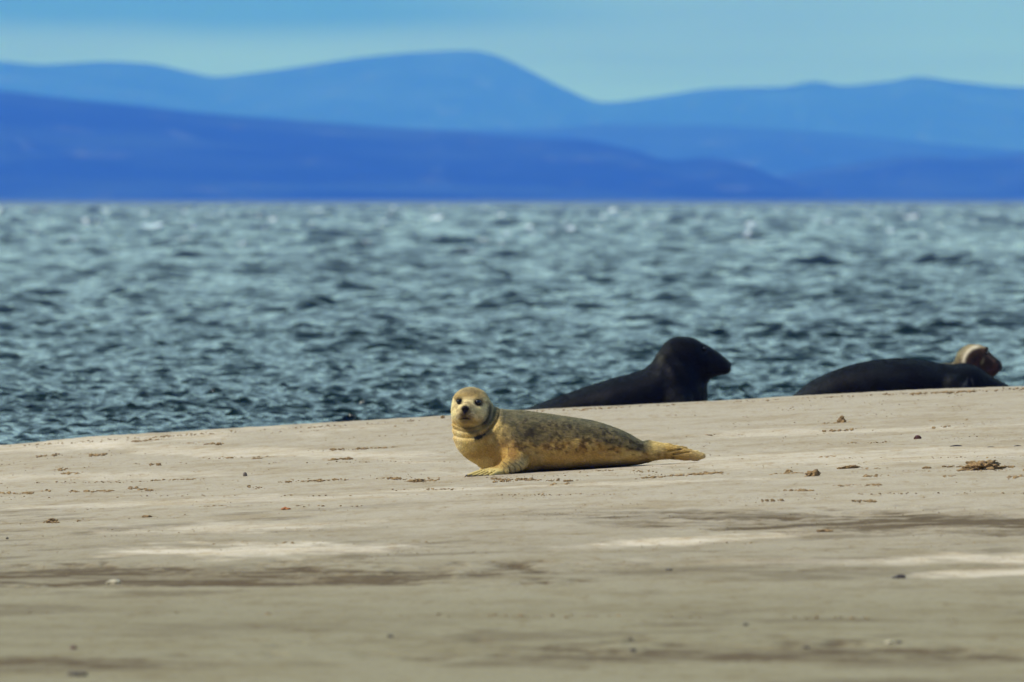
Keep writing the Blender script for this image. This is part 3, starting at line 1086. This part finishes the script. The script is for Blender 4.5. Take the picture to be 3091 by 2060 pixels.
        c = lerp3(c, (0.03, 0.024, 0.018), sstep(1485, 1470, u) * sstep(1429, 1433, v) * paw * 0.8)  # shadow of claws and toe gaps put into the colour
        c = c * np.array((1.08, 1.06, 0.95), np.float32)
        return np.clip(c, 0.005, 0.9)

    base = P(1740, 1418)
    root = empty('seal', base)
    tag(root, 'pale golden spotted young seal lying on the sand, head raised towards the camera', 'seal')
    fur_m = fur_material('pale_fur', 0.7, 0.12, 0.6, 0.0)
    body = body_obj(fl, base, colour, fur_m, root)

    def keep(p):
        u, v = p[:, 0] * S + CX, HY + (CAM_Z - p[:, 2]) * S
        front = p[:, 1] < Y0 - 0.05
        k = np.ones(len(p), bool)
        for (ex, ey, er) in eyes:
            k &= ~((np.hypot(u - ex, v - ey) < 10.5) & front)
        k &= ~((np.hypot(u - 1404.5, v - 1236) < 11) & front)
        k &= ~((np.abs(u - 1405) < 17) & (np.abs(v - 1263) < 3.5) & front)
        k &= ~((u < 1522) & (v > 1410) & (p[:, 1] < Y0 - 0.14))
        k &= p[:, 2] > ground_base(p[:, 0], p[:, 1]) + 0.012
        return k
    add_fur(body, P(1404, 1236, -0.19), 170000, 0.0095, 0.0007, fur_m, root, base, keep)
    eye_m, n, l, p = new_mat('wet_eye')
    p.inputs['Base Color'].default_value = (0.006, 0.005, 0.006, 1)
    p.inputs['Roughness'].default_value = 0.13
    p.inputs['Specular IOR Level'].default_value = 0.4
    for (x, y, z, r) in ec:
        link('eye', to_mesh(uv_ball((x - base[0], y - base[1], z - base[2]), r), 'eye'), eye_m, root)
    claw_m = plain_mat('claw_horn', (0.028, 0.022, 0.018), 0.4, 0.5)
    for b in tips:
        q = P(*b) - base
        d = P(*b) - P(*roots[tips.index(b)])
        d /= np.linalg.norm(d)
        bm = bmesh.new()
        tube(bm, [q - d * 0.010 + np.array([0, 0, .003]), q + d * 0.004 + np.array([0, 0, .003]), q + d * 0.012, q + d * 0.017 + np.array([0, 0, -.004])], 0.0070, 0.0020, 6)
        link('claw', to_mesh(bm, 'claw'), claw_m, root)
    wh_m = plain_mat('whisker', (0.55, 0.48, 0.30), 0.4, 0.5, 0.1)
    bm = bmesh.new()
    rnd = random.Random(5)
    for side, cx0 in ((-1, 1392), (1, 1421)):
        for i in range(8):
            q = P(cx0 + side * rnd.uniform(-2, 8), 1247 + rnd.uniform(-5, 8))
            y = fl.surf_y(q[0], q[2])
            a = np.array([q[0], y + 0.002, q[2]]) - base
            L = rnd.uniform(0.05, 0.085)
            d = np.array([side * rnd.uniform(0.75, 1.0), rnd.uniform(-0.3, 0.15), rnd.uniform(-0.75, 0.0)])
            d /= np.linalg.norm(d)
            pts = [a + d * L * t + np.array([0, 0, -0.018 * t * t]) for t in (0, 0.33, 0.66, 1.0)]
            tube(bm, pts, 0.0006, 0.0002, 4)
    w_o = link('whiskers', to_mesh(bm, 'whiskers'), wh_m, root)
    w_o['kind'] = 'stuff'
    return root


def dark_colour(tint, pale=None):
    def fn(x, y, z):
        n1 = fbm(x * 10, y * 10, z * 10, 4)
        n2 = fbm(x * 30, y * 30, z * 30, 3)
        c = lerp3((0.002, 0.0022, 0.0022), tint, sstep(0.35, 0.75, n1))
        c = lerp3(c, (0.012, 0.015, 0.015), sstep(0.64, 0.74, n2) * 0.5)
        return c
    return fn


def build_bull():
    Y0 = 86.0
    S = F / Y0
    def X(sx): return (sx - CX) / S
    def Z(sy): return CAM_Z - (sy - HY) / S
    def P(sx, sy, dy=0.0): return np.array([X(sx), Y0 + dy, Z(sy)])
    fl = Field(P(1380, 1330, -0.42), P(2225, 1000, 0.42), 0.0085, Y0)
    gz = lambda sx: float(ground_base(X(sx), Y0)) - 0.02
    px = [1400, 1470, 1584, 1679, 1768, 1857, 1917, 1960, 2000, 2040, 2080, 2105, 2122]
    top = [1285, 1268, 1237, 1202, 1170, 1142, 1126, 1108, 1085, 1075, 1085, 1115, 1150]
    bot = [gz(a) for a in px]
    bot[-1] += 0.05
    w = [.03, .09, .16, .21, .25, .27, .27, .26, .25, .23, .20, .16, .10]
    fl.loft([X(a) for a in px], [Z(a) for a in top], bot, w, [0.05] * 5 + [0.02] * 4 + [0.0] * 4, 0.0, 2.2)
    # neck and head in profile, long arched muzzle
    px = [1962, 1978, 1993, 2008, 2027, 2054, 2090, 2119, 2140, 2170, 2194, 2203]
    top = [1106, 1080, 1058, 1037, 1023, 1018, 1022, 1036, 1047, 1067, 1087, 1097]
    bot = [1150, 1165, 1170, 1172, 1172, 1168, 1160, 1150, 1143, 1133, 1129, 1122]
    w = [.10, .13, .15, .155, .155, .15, .14, .115, .095, .085, .070, .035]
    fl.loft([X(a) for a in px], [Z(a) for a in top], [Z(a) for a in bot], w, [0.0] * 12, 0.035, 2.2)
    fl.cone(P(2090, 1150, -0.0), P(2085, 1225, 0.0), 0.085, 0.10, 0.05)
    fl.ell(P(2118, 1137, 0.0), (0.045, 0.06, 0.025), 0.03)
    fl.ell(P(2192, 1106, -0.0), (0.026, 0.05, 0.030), 0.02)
    # mouth line, eye hollow, nostril, folds of the neck
    for (a, b) in ((2188, 1121), (2178, 1121), (2168, 1121), (2158, 1122), (2148, 1122), (2138, 1121)):
        q = P(a, b)
        y = fl.surf_y(q[0], q[2])
        fl.ell((q[0], y, q[2]), (0.016, 0.012, 0.004), 0.008, cut=True)
    q = P(2126, 1054)
    ey = fl.surf_y(q[0], q[2])
    fl.ell((q[0], ey - 0.004, q[2]), 0.018, 0.012, cut=True)
    eye_c = (q[0], ey + 0.013, q[2])
    s, (gx, gy, gzz) = fl.region(P(1950, 1230, -0.4), P(2110, 1020, 0.4), 0)
    tt = (gx - X(2040)) * 0.9 + (gzz - Z(1130)) * 0.55 + 0.02 * np.sin(gy * 9)
    fl.f[s] += (0.003 * np.sin(tt * 75) * np.exp(-(tt / 0.10) ** 2)).astype(np.float32)
    # fore flipper on the near side
    fl.cone(P(2050, 1210, -0.20), P(2085, 1250, -0.29), 0.075, 0.04, 0.05)
    base = np.array([X(1850), Y0, gz(1850)])
    root = empty('seal', base)
    tag(root, 'black bull seal holding its head up in profile behind the sand bank', 'seal')
    fn0 = dark_colour((0.005, 0.006, 0.006))

    def fn(x, y, z):
        c = fn0(x, y, z)
        u, v = x * S + CX, HY + (CAM_Z - z) * S
        n = fbm(x * 22, y * 22, z * 22, 3)
        nape = np.exp(-((u - 1993) / 13) ** 2 - ((v - 1078) / 24) ** 2)
        c = lerp3(c, (0.060, 0.058, 0.040), np.clip(nape, 0, 1) * sstep(0.3, 0.65, n) * 0.75)
        c = lerp3(c, (0.022, 0.030, 0.032), sstep(1720, 1590, u) * 0.5)
        return c
    body = body_obj(fl, base, fn, DARK_FUR, root)
    add_fur(body, P(2206, 1108), 70000, 0.014, 0.0012, DARK_FUR, root, base, lambda p: p[:, 2] > ground_base(p[:, 0], p[:, 1]) + 0.02, 2)
    link('eye', to_mesh(uv_ball(np.array(eye_c) - base, 0.013), 'eye'), bpy.data.materials['wet_eye'], root)


def build_lying():
    Y0 = 85.6
    S = F / Y0
    def X(sx): return (sx - CX) / S
    def Z(sy): return CAM_Z - (sy - HY) / S
    def P(sx, sy, dy=0.0): return np.array([X(sx), Y0 + dy, Z(sy)])
    fl = Field(P(2290, 1300, -0.42), P(3090, 1060, 0.42), 0.0085, Y0)
    gz = lambda sx: float(ground_base(X(sx), Y0)) - 0.02
    px = [2310, 2350, 2395, 2416, 2446, 2480, 2531, 2592, 2652, 2712, 2758, 2803, 2833, 2876, 2909, 2930, 2954, 2984, 3015, 3042, 3062]
    top = [1238, 1222, 1196, 1178, 1155, 1137, 1116, 1098, 1088, 1083, 1085, 1092, 1098, 1101, 1098, 1101, 1111, 1132, 1150, 1164, 1182]
    bot = [gz(a) for a in px]
    w = [.03, .06, .10, .12, .15, .18, .22, .25, .265, .265, .26, .245, .225, .205, .195, .185, .165, .13, .10, .07, .03]
    fl.loft([X(a) for a in px], [Z(a) for a in top], bot, w, [0.02] * 21, 0.0, 2.25)
    # hind flippers behind the tail end, near fore flipper at the shoulder
    fl.cone(P(2360, 1222, 0.0), P(2318, 1232, -0.04), 0.05, 0.02, 0.03)
    fl.cone(P(2880, 1165, -0.17), P(2925, 1190, -0.24), 0.06, 0.03, 0.04)
    base = np.array([X(2700), Y0, gz(2700)])
    root = empty('seal', base)
    tag(root, 'dark seal lying flat on its belly behind the bank, muzzle down on the sand', 'seal')
    fn0 = dark_colour((0.006, 0.008, 0.008))

    def fn(x, y, z):
        c = fn0(x, y, z)
        u, v = x * S + CX, HY + (CAM_Z - z) * S
        for (a, b, tl, wd) in ((2916, 1151, -0.25, 2.2), (2934, 1153, 0.15, 2.0), (2908, 1158, -0.6, 1.6)):
            m = np.exp(-((u - a - tl * (v - b)) / wd) ** 2 - ((v - b) / 10) ** 2)
            c = lerp3(c, (0.22, 0.22, 0.22), m * 0.55)
        c = lerp3(c, (0.016, 0.022, 0.023), sstep(2560, 2420, u) * 0.45)
        return c
    body = body_obj(fl, base, fn, DARK_FUR, root)
    add_fur(body, P(3070, 1180), 70000, 0.014, 0.0012, DARK_FUR, root, base, lambda p: p[:, 2] > ground_base(p[:, 0], p[:, 1]) + 0.02, 3)


def build_brown():
    Y0 = 86.7
    S = F / Y0
    def X(sx): return (sx - CX) / S
    def Z(sy): return CAM_Z - (sy - HY) / S
    def P(sx, sy, dy=0.0): return np.array([X(sx), Y0 + dy, Z(sy)])
    fl = Field(P(2480, 1320, -0.40), P(3050, 1020, 0.40), 0.0068, Y0)
    gz = lambda sx: float(ground_base(X(sx), Y0 + 0.15)) - 0.02
    # body stretched out behind the dark seal, neck, head in profile
    px = [2500, 2560, 2640, 2720, 2790, 2850, 2890, 2930, 2960]
    top = [1180, 1140, 1115, 1103, 1099, 1099, 1098, 1105, 1150]
    w = [.04, .10, .17, .20, .20, .18, .15, .13, .08]
    fl.loft([X(a) for a in px], [Z(a) for a in top], [gz(a) for a in px], w, [.16] * 5 + [.12, .08, .04, .02], 0.0, 2.2)
    px = [2884, 2890, 2900, 2913, 2930, 2951, 2969, 2980, 2994, 3010, 3019, 3023]
    top = [1085, 1067, 1054, 1046, 1041, 1041.5, 1047, 1057, 1071, 1085, 1096, 1105]
    bot = [1100, 1125, 1140, 1148, 1150, 1148, 1145, 1142, 1136, 1128, 1120, 1113]
    w = [.06, .08, .10, .11, .115, .11, .098, .085, .070, .062, .050, .025]
    fl.loft([X(a) for a in px], [Z(a) for a in top], [Z(a) for a in bot], w, [0.0] * 12, 0.035, 2.15)
    fl.ell(P(3012, 1101, 0.0), (0.022, 0.036, 0.022), 0.015)
    fl.ell(P(2972, 1053, -0.045), (0.024, 0.02, 0.014), 0.014)      # brow
    fl.ell(P(3005, 1108, -0.04), (0.030, 0.030, 0.022), 0.015)      # whisker pad
    fl.ell(P(2986, 1128, -0.01), (0.035, 0.04, 0.022), 0.02)        # jaw
    for (a, b) in ((3013, 1114), (3006, 1117), (2999, 1119), (2992, 1120), (2985, 1120)):
        q = P(a, b)
        y = fl.surf_y(q[0], q[2])
        fl.ell((q[0], y, q[2]), (0.012, 0.010, 0.0035), 0.006, cut=True)
    q = P(2977, 1066)
    ey = fl.surf_y(q[0], q[2])
    fl.ell((q[0], ey - 0.003, q[2]), 0.014, 0.010, cut=True)
    base = np.array([X(2760), Y0 + 0.15, gz(2760)])
    root = empty('seal', base)
    tag(root, 'brown faced seal with a cream neck, only its head showing over the lying dark seal', 'seal')

    def fn(x, y, z):
        u, v = x * S + CX, HY + (CAM_Z - z) * S
        n = fbm(x * 22, y * 22, z * 22, 3)
        c = lerp3((0.36, 0.29, 0.145), (0.25, 0.185, 0.085), sstep(0.35, 0.7, n))
        # dark brown mask over the face, cream behind it
        d = np.hypot((u - 2958) / 47, (v - 1098) / 47)
        mask = sstep(1.06, 0.94, d + 0.10 * (n - 0.5))
        mask = np.maximum(mask, sstep(2968, 2978, u))
        c = lerp3(c, (0.036, 0.018, 0.010), mask * 0.98)
        c = lerp3(c, (0.010, 0.006, 0.004), np.exp(-((u - 2948) / 20) ** 2 - ((v - 1086) / 22) ** 2) * mask)
        c = lerp3(c, (0.17, 0.095, 0.055), np.exp(-((v - 1075 - 0.85 * (u - 2985)) / 7) ** 2) * sstep(2958, 2975, u) * sstep(3012, 3000, u) * 0.9)
        c = lerp3(c, (0.30, 0.26, 0.13), np.exp(-((u - 2966 + 0.35 * (v - 1088)) / 3.6) ** 2 - ((v - 1089) / 10) ** 2) * 0.8)
        c = lerp3(c, (0.014, 0.011, 0.011), sstep(1.3, 0.8, np.hypot((u - 3013) / 12, (v - 1101) / 13)))
        c = lerp3(c, (0.035, 0.022, 0.016), np.exp(-((v - 1122) / 10) ** 2) * sstep(2960, 2985, u) * 0.7)
        c = lerp3(c, (0.035, 0.028, 0.022), np.exp(-((u - 2886) / 4) ** 2 - ((v - 1096) / 6) ** 2) * 0.7)
        c = lerp3(c, (0.13, 0.135, 0.085), sstep(2922, 2892, u + 0.7 * (v - 1060)) * 0.75)
        c = lerp3(c, (0.10, 0.085, 0.04), np.exp(-((u - 2897) / 7) ** 2 - ((v - 1088) / 9) ** 2) * 0.85)
        c = lerp3(c, (0.80, 0.72, 0.52), np.exp(-((np.hypot(u - 2957, v - 1096) - 50) / 5) ** 2) * sstep(2965, 2945, u) * 0.8)
        c = lerp3(c, (0.14, 0.05, 0.03), mask * sstep(0.55, 0.7, n) * 0.25)
        return c
    bm_ = fur_material('brown_fur', 0.7, 0.12, 0.5, 0.0)
    body = body_obj(fl, base, fn, bm_, root)
    add_fur(body, P(3022, 1103), 50000, 0.012, 0.0010, bm_, root, base, lambda p: p[:, 2] > ground_base(p[:, 0], p[:, 1]) + 0.02, 4)
    link('eye', to_mesh(uv_ball(np.array((q[0], ey + 0.008, q[2])) - base, 0.012), 'eye'), bpy.data.materials['wet_eye'], root)


# ------------------------------------------------------------------ things on the sand
def lump(name, sx, sy, wpx, hpx, mat, label, cat, seed, depth=0.6, rough=0.5, flat=1.0, sub=4, freq=3.0):
    """A stone or lump of sand resting at photo pixel (sx, sy = its foot)."""
    g = ground_at(sx, sy)
    S = F / g[1]
    a, h = wpx / S / 2, hpx / S
    bm = bmesh.new()
    bmesh.ops.create_icosphere(bm, subdivisions=sub, radius=1.0)
    co = np.array([v.co[:] for v in bm.verts])
    n = fbm(co[:, 0] * freq + seed * 7.1, co[:, 1] * freq, co[:, 2] * freq + seed, 3)
    big = fbm(co[:, 0] * 1.3 + seed * 3.3, co[:, 1] * 1.3 + 9, co[:, 2] * 1.3, 2)
    r = 1 + rough * 1.6 * (n - 0.5) + rough * 1.2 * (big - 0.5)
    co = co * r[:, None]
    co[:, 2] = np.where(co[:, 2] < -0.35, -0.35 + (co[:, 2] + 0.35) * 0.2, co[:, 2])
    top = co[:, 2].max()
    co[:, 2] = (co[:, 2] + 0.35) / (top + 0.35) * h - 0.06 * h
    co[:, 0] *= a / max(np.abs(co[:, 0]).max(), 1e-3)
    co[:, 1] *= a * depth / max(np.abs(co[:, 1]).max(), 1e-3)
    for v, c in zip(bm.verts, co):
        v.co = c
    for f in bm.faces:
        f.smooth = True
    o = link(name, to_mesh(bm, name), mat)
    o.location = g
    o.rotation_euler = (0, -0.03, 0)
    return tag(o, label, cat)


def build_beach_things():
    clod = plain_mat('damp_sand_clod', (0.25, 0.165, 0.075), 0.9, 0.1, 0.55, 45)
    dark = plain_mat('dark_stone', (0.035, 0.026, 0.024), 0.6, 0.3, 0.4, 60)
    red = plain_mat('reddish_stone', (0.10, 0.040, 0.028), 0.6, 0.3, 0.3, 60)
    grey = plain_mat('grey_stone', (0.13, 0.105, 0.080), 0.7, 0.3, 0.3, 60)
    shell = plain_mat('shell', (0.46, 0.40, 0.25), 0.45, 0.4, 0.2, 50)
    weed = plain_mat('orange_weed', (0.36, 0.13, 0.035), 0.6, 0.3, 0.5, 60)
    mud = plain_mat('dark_wet_lump', (0.105, 0.086, 0.060), 0.6, 0.3, 0.4, 50)
    items = [
        # clods of sand
        ('sand_clod', 2541, 1278, 30, 26, clod, 'upright knob of tan sand, the tallest clod below the lying dark seal', 'clod', .9, .9),
        ('sand_clod', 2968, 1419, 165, 32, clod, 'long low heap of broken tan sand, the largest clod on the beach', 'clod', .5, 1.0),
        ('sand_clod', 2451, 1439, 56, 24, clod, 'wedge shaped tan clod with a dark underside, right of the seal tail', 'clod', .6, .8),
        ('sand_clod', 2566, 1416, 84, 13, clod, 'flat crusted tan clod midway between the wedge shaped clod and the largest heap', 'clod', .5, .7),
        ('sand_clod', 2382, 1428, 26, 12, clod, 'small brown clod just left of the wedge shaped tan clod', 'clod', .8, .8),
        ('sand_clod', 2798, 1416, 34, 9, clod, 'small dark tipped clod close to the left end of the largest sand heap', 'clod', .8, .8),
        ('sand_clod', 156, 1578, 46, 15, clod, 'crumbly dark brown clod alone on smooth sand at far left', 'clod', .8, .9),
        ('sand_clod', 443, 1562, 36, 8, clod, 'thin brown clod right of the crumbly dark clod at far left', 'clod', .7, .8),
        ('sand_clod', 2488, 1607, 56, 11, clod, 'tan clod on the upper end of the pale sand drift at right', 'clod', .6, .8),
        ('sand_clod', 1262, 1456, 36, 12, clod, 'brown clod left of the pale seal fore flipper', 'clod', .7, .9),
        ('sand_clod', 1715, 1455, 36, 8, clod, 'small flat clod just below the pale seal belly', 'clod', .7, .8),
        ('sand_clod', 1336, 1262, 16, 9, clod, 'dark crumb of sand on the bank edge left of the pale seal head', 'clod', .7, .8),
        ('sand_clod', 1761, 1242, 30, 5, clod, 'thin tan flake of sand on the bank edge below the bull seal', 'clod', .6, .6),
        ('sand_clod', 660, 1343, 24, 8, clod, 'small clod ending the crumb row near the waterline at left', 'clod', .7, .8),
        ('sand_clod', 775, 1387, 40, 6, clod, 'narrow dark clod on the pale sand streak left of the seal', 'clod', .6, .8),
        ('sand_clod', 1052, 1388, 30, 8, clod, 'brown clod at the right end of a crumb row level with the seal belly', 'clod', .7, .8),
        ('sand_clod', 480, 1406, 20, 9, clod, 'small upright clod above the round grey pebble, further left', 'clod', .7, .8),
        # stones
        ('pebble', 2770, 1326, 24, 13, red, 'dark red brown pebble on bare sand below the lying seal', 'pebble', .4, .2),
        ('pebble', 740, 1438, 13, 13, grey, 'small round grey brown pebble standing alone on the left of the beach', 'pebble', .9, .15),
        ('pebble', 22, 1627, 9, 6, dark, 'tiny black pebble at the left margin', 'pebble', .9, .2),
        ('stone', 2715, 1748, 46, 15, dark, 'black pointed stone beside a pale drift at right', 'stone', .5, .4),
        ('pebble', 2712, 1942, 24, 9, mud, 'dark pebble touching the white shell', 'pebble', .8, .3),
        ('pebble', 2250, 1888, 20, 8, mud, 'lone dark grey pebble above the damp hollow near the bottom', 'pebble', .8, .3),
        ('pebble', 2434, 1957, 22, 9, mud, 'dark pebble on the rim of the damp hollow left of the white shell', 'pebble', .8, .3),
        ('pebble', 1903, 1933, 18, 9, mud, 'upper pebble of a dark pair left of the damp hollow', 'pebble', .8, .3),
        ('pebble', 1909, 1965, 24, 10, mud, 'lower and wider pebble of a dark pair left of the damp hollow', 'pebble', .8, .3),
        ('pebble', 2020, 1722, 24, 6, mud, 'flat dark pebble on open sand below the pale drift in the middle', 'pebble', .8, .3),
        ('pebble', 1178, 1923, 22, 8, mud, 'blurred grey pebble in the smooth foreground left of centre', 'pebble', .8, .3),
        ('pebble', 222, 1960, 22, 12, red, 'reddish pebble above the dark damp streak at lower left', 'pebble', .8, .3),
        ('stone', 235, 2041, 66, 14, mud, 'wide flat dark stone in the bottom left corner', 'stone', .5, .4),
        # shells, weed
        ('shell', 343, 1762, 48, 13, shell, 'cream shell lying in the rippled damp hollow at left', 'shell', .6, .35),
        ('shell', 2683, 1943, 28, 10, shell, 'white shell near the bottom right beside a dark pebble', 'shell', .7, .3),
        ('razor_shell', 2887, 1351, 42, 8, dark, 'long dark razor shell below the red brown pebble', 'shell', .25, .25),
        ('razor_shell', 2992, 1352, 28, 4, dark, 'thin dark shell right of the long razor shell', 'shell', .25, .25),
        ('razor_shell', 3072, 1349, 26, 5, dark, 'thin dark shell at the right margin', 'shell', .25, .25),
        ('seaweed', 862, 1538, 32, 9, weed, 'scrap of orange seaweed left of the middle', 'seaweed', .6, .9),
    ]
    for i, (nm, sx, sy, w, h, mat, lab, cat, dep, rg) in enumerate(items):
        lump(nm, sx, sy, w, h, mat, lab, cat, i + 1.37, dep, rg, sub=5 if w > 80 else 4, freq=(3.2 if w < 80 else 4.5) if mat is clod else 2.0)
    # crumbs of worm-turned sand strewn in rows
    rows = [(398, 1335, 492, 1328, 60, 5), (475, 1340, 674, 1340, 70, 4), (110, 1379, 188, 1373, 30, 4), (271, 1376, 326, 1373, 30, 5),
            (160, 1433, 254, 1429, 40, 5), (165, 1421, 205, 1418, 16, 4), (447, 1406, 480, 1401, 20, 4), (600, 1384, 890, 1380, 40, 3.5),
            (989, 1390, 1072, 1384, 50, 5), (994, 1359, 1215, 1351, 70, 4), (458, 1451, 640, 1447, 50, 4), (0, 1490, 99, 1490, 60, 5),
            (126, 1483, 150, 1483, 14, 4), (204, 1485, 343, 1484, 60, 5), (387, 1475, 464, 1481, 50, 5), (840, 1456, 1050, 1448, 70, 4),
            (1171, 1445, 1300, 1453, 60, 4.5), (745, 1470, 800, 1473, 16, 4), (1222, 1455, 1327, 1451, 50, 5), (1484, 1447, 1747, 1453, 80, 4.5),
            (1912, 1447, 2180, 1428, 170, 5.5), (1491, 1455, 1617, 1447, 50, 5), (1656, 1465, 1728, 1460, 30, 5), (2324, 1434, 2421, 1429, 60, 5.5),
            (2461, 1382, 2529, 1380, 40, 4), (2599, 1440, 2683, 1436, 40, 5), (2515, 1468, 2666, 1465, 60, 5), (2350, 1482, 2458, 1482, 50, 5.5),
            (2300, 1513, 2367, 1511, 30, 4.5), (2572, 1513, 2646, 1514, 36, 5), (2808, 1271, 2929, 1267, 40, 4), (2481, 1282, 2582, 1277, 60, 5),
            (2485, 1303, 2576, 1298, 40, 4.5), (2850, 1440, 2900, 1439, 30, 4.5), (3040, 1444, 3091, 1439, 40, 5), (2798, 1294, 2868, 1289, 24, 4),
            (2600, 1415, 2680, 1417, 24, 4), (2850, 1411, 3060, 1411, 60, 6), (0, 1405, 3091, 1380, 90, 3), (0, 1460, 3091, 1420, 150, 3.2),
            (600, 1530, 1100, 1528, 50, 4), (1900, 1365, 2060, 1350, 20, 3.5), (2000, 1300, 2200, 1320, 24, 3.5), (130, 1575, 180, 1578, 24, 5),
            (1250, 1260, 3091, 1172, 240, 3.2), (0, 1350, 1300, 1268, 130, 3.4), (2300, 1345, 2700, 1335, 30, 3.2), (0, 1500, 3091, 1490, 110, 3.5),
            (2750, 1190, 3091, 1176, 90, 4.5), (800, 1310, 1300, 1285, 30, 3.5), (2200, 1262, 3000, 1225, 24, 3.2), (220, 1578, 252, 1568, 10, 4),
            (1100, 1480, 1500, 1476, 30, 3.5), (1750, 1420, 1990, 1425, 30, 3.5), (0, 1640, 3091, 1640, 40, 4), (0, 1850, 3091, 1870, 60, 6)]
    rnd = np.random.default_rng(3)
    bm = bmesh.new()
    bmesh.ops.create_icosphere(bm, subdivisions=1, radius=1.0)
    uc = np.array([v.co[:] for v in bm.verts])
    ut = np.array([[v.index for v in f.verts] for f in bm.faces])
    bm.free()
    V, T, k = [], [], 0
    for (x0, y0, x1, y1, n, s) in rows:
        c = rnd.random(max(2, n // 7))
        for j in range(int(n * 1.5)):
            s_k = s * 1.25
            t = (c[rnd.integers(len(c))] + rnd.normal() * 0.03) if rnd.random() < 0.75 else rnd.random()
            t = min(max(t, 0), 1)
            g = ground_at(x0 + (x1 - x0) * t, y0 + (y1 - y0) * t + rnd.normal() * 1.4)
            r = s_k * (0.45 + 0.9 * rnd.random() ** 2) / (F / g[1]) / 2
            q = uc * (1 + 0.5 * (rnd.random(len(uc)) - 0.5))[:, None]
            q = q * np.array([1.7, 1.3, 0.8]) * r
            a = rnd.random() * 0.8 - 0.4
            q = np.stack([q[:, 0] * math.cos(a) - q[:, 1] * math.sin(a), q[:, 0] * math.sin(a) + q[:, 1] * math.cos(a), q[:, 2] + 0.35 * r], 1)
            V.append(q + g)
            T.append(ut + k)
            k += len(uc)
    for j in range(9000):
        sx, sy = rnd.random() * 3200 - 50, 1180 + 560 * rnd.random() ** 1.1
        if sy < float(_crest(sx)) + 4 or vnoise(sx / 170.0, sy / 16.0, 3.0) < 0.42 + 0.16 * rnd.random():
            continue
        g = ground_at(sx, sy)
        r = (1.3 + 2.2 * rnd.random() ** 3) / (F / g[1]) / 2
        q = uc * (1 + 0.5 * (rnd.random(len(uc)) - 0.5))[:, None] * np.array([1.8, 1.4, 0.8]) * r
        q[:, 2] += 0.3 * r
        V.append(q + g)
        T.append(ut + k)
        k += len(uc)
    me = mesh_np('sand_crumbs', np.concatenate(V), None, False, np.concatenate(T))
    tag(link('sand_crumbs', me, clod), 'brown crumbs of worm turned sand strewn in rows over the beach', 'sand crumbs', kind='stuff')


build_sand()
build_sea()
build_hills()
build_haze()
DARK_FUR = fur_material('dark_wet_fur', 0.6, 0.10, 0.45, 0.0)
build_pale_seal()
build_bull()
build_lying()
build_brown()
build_beach_things()
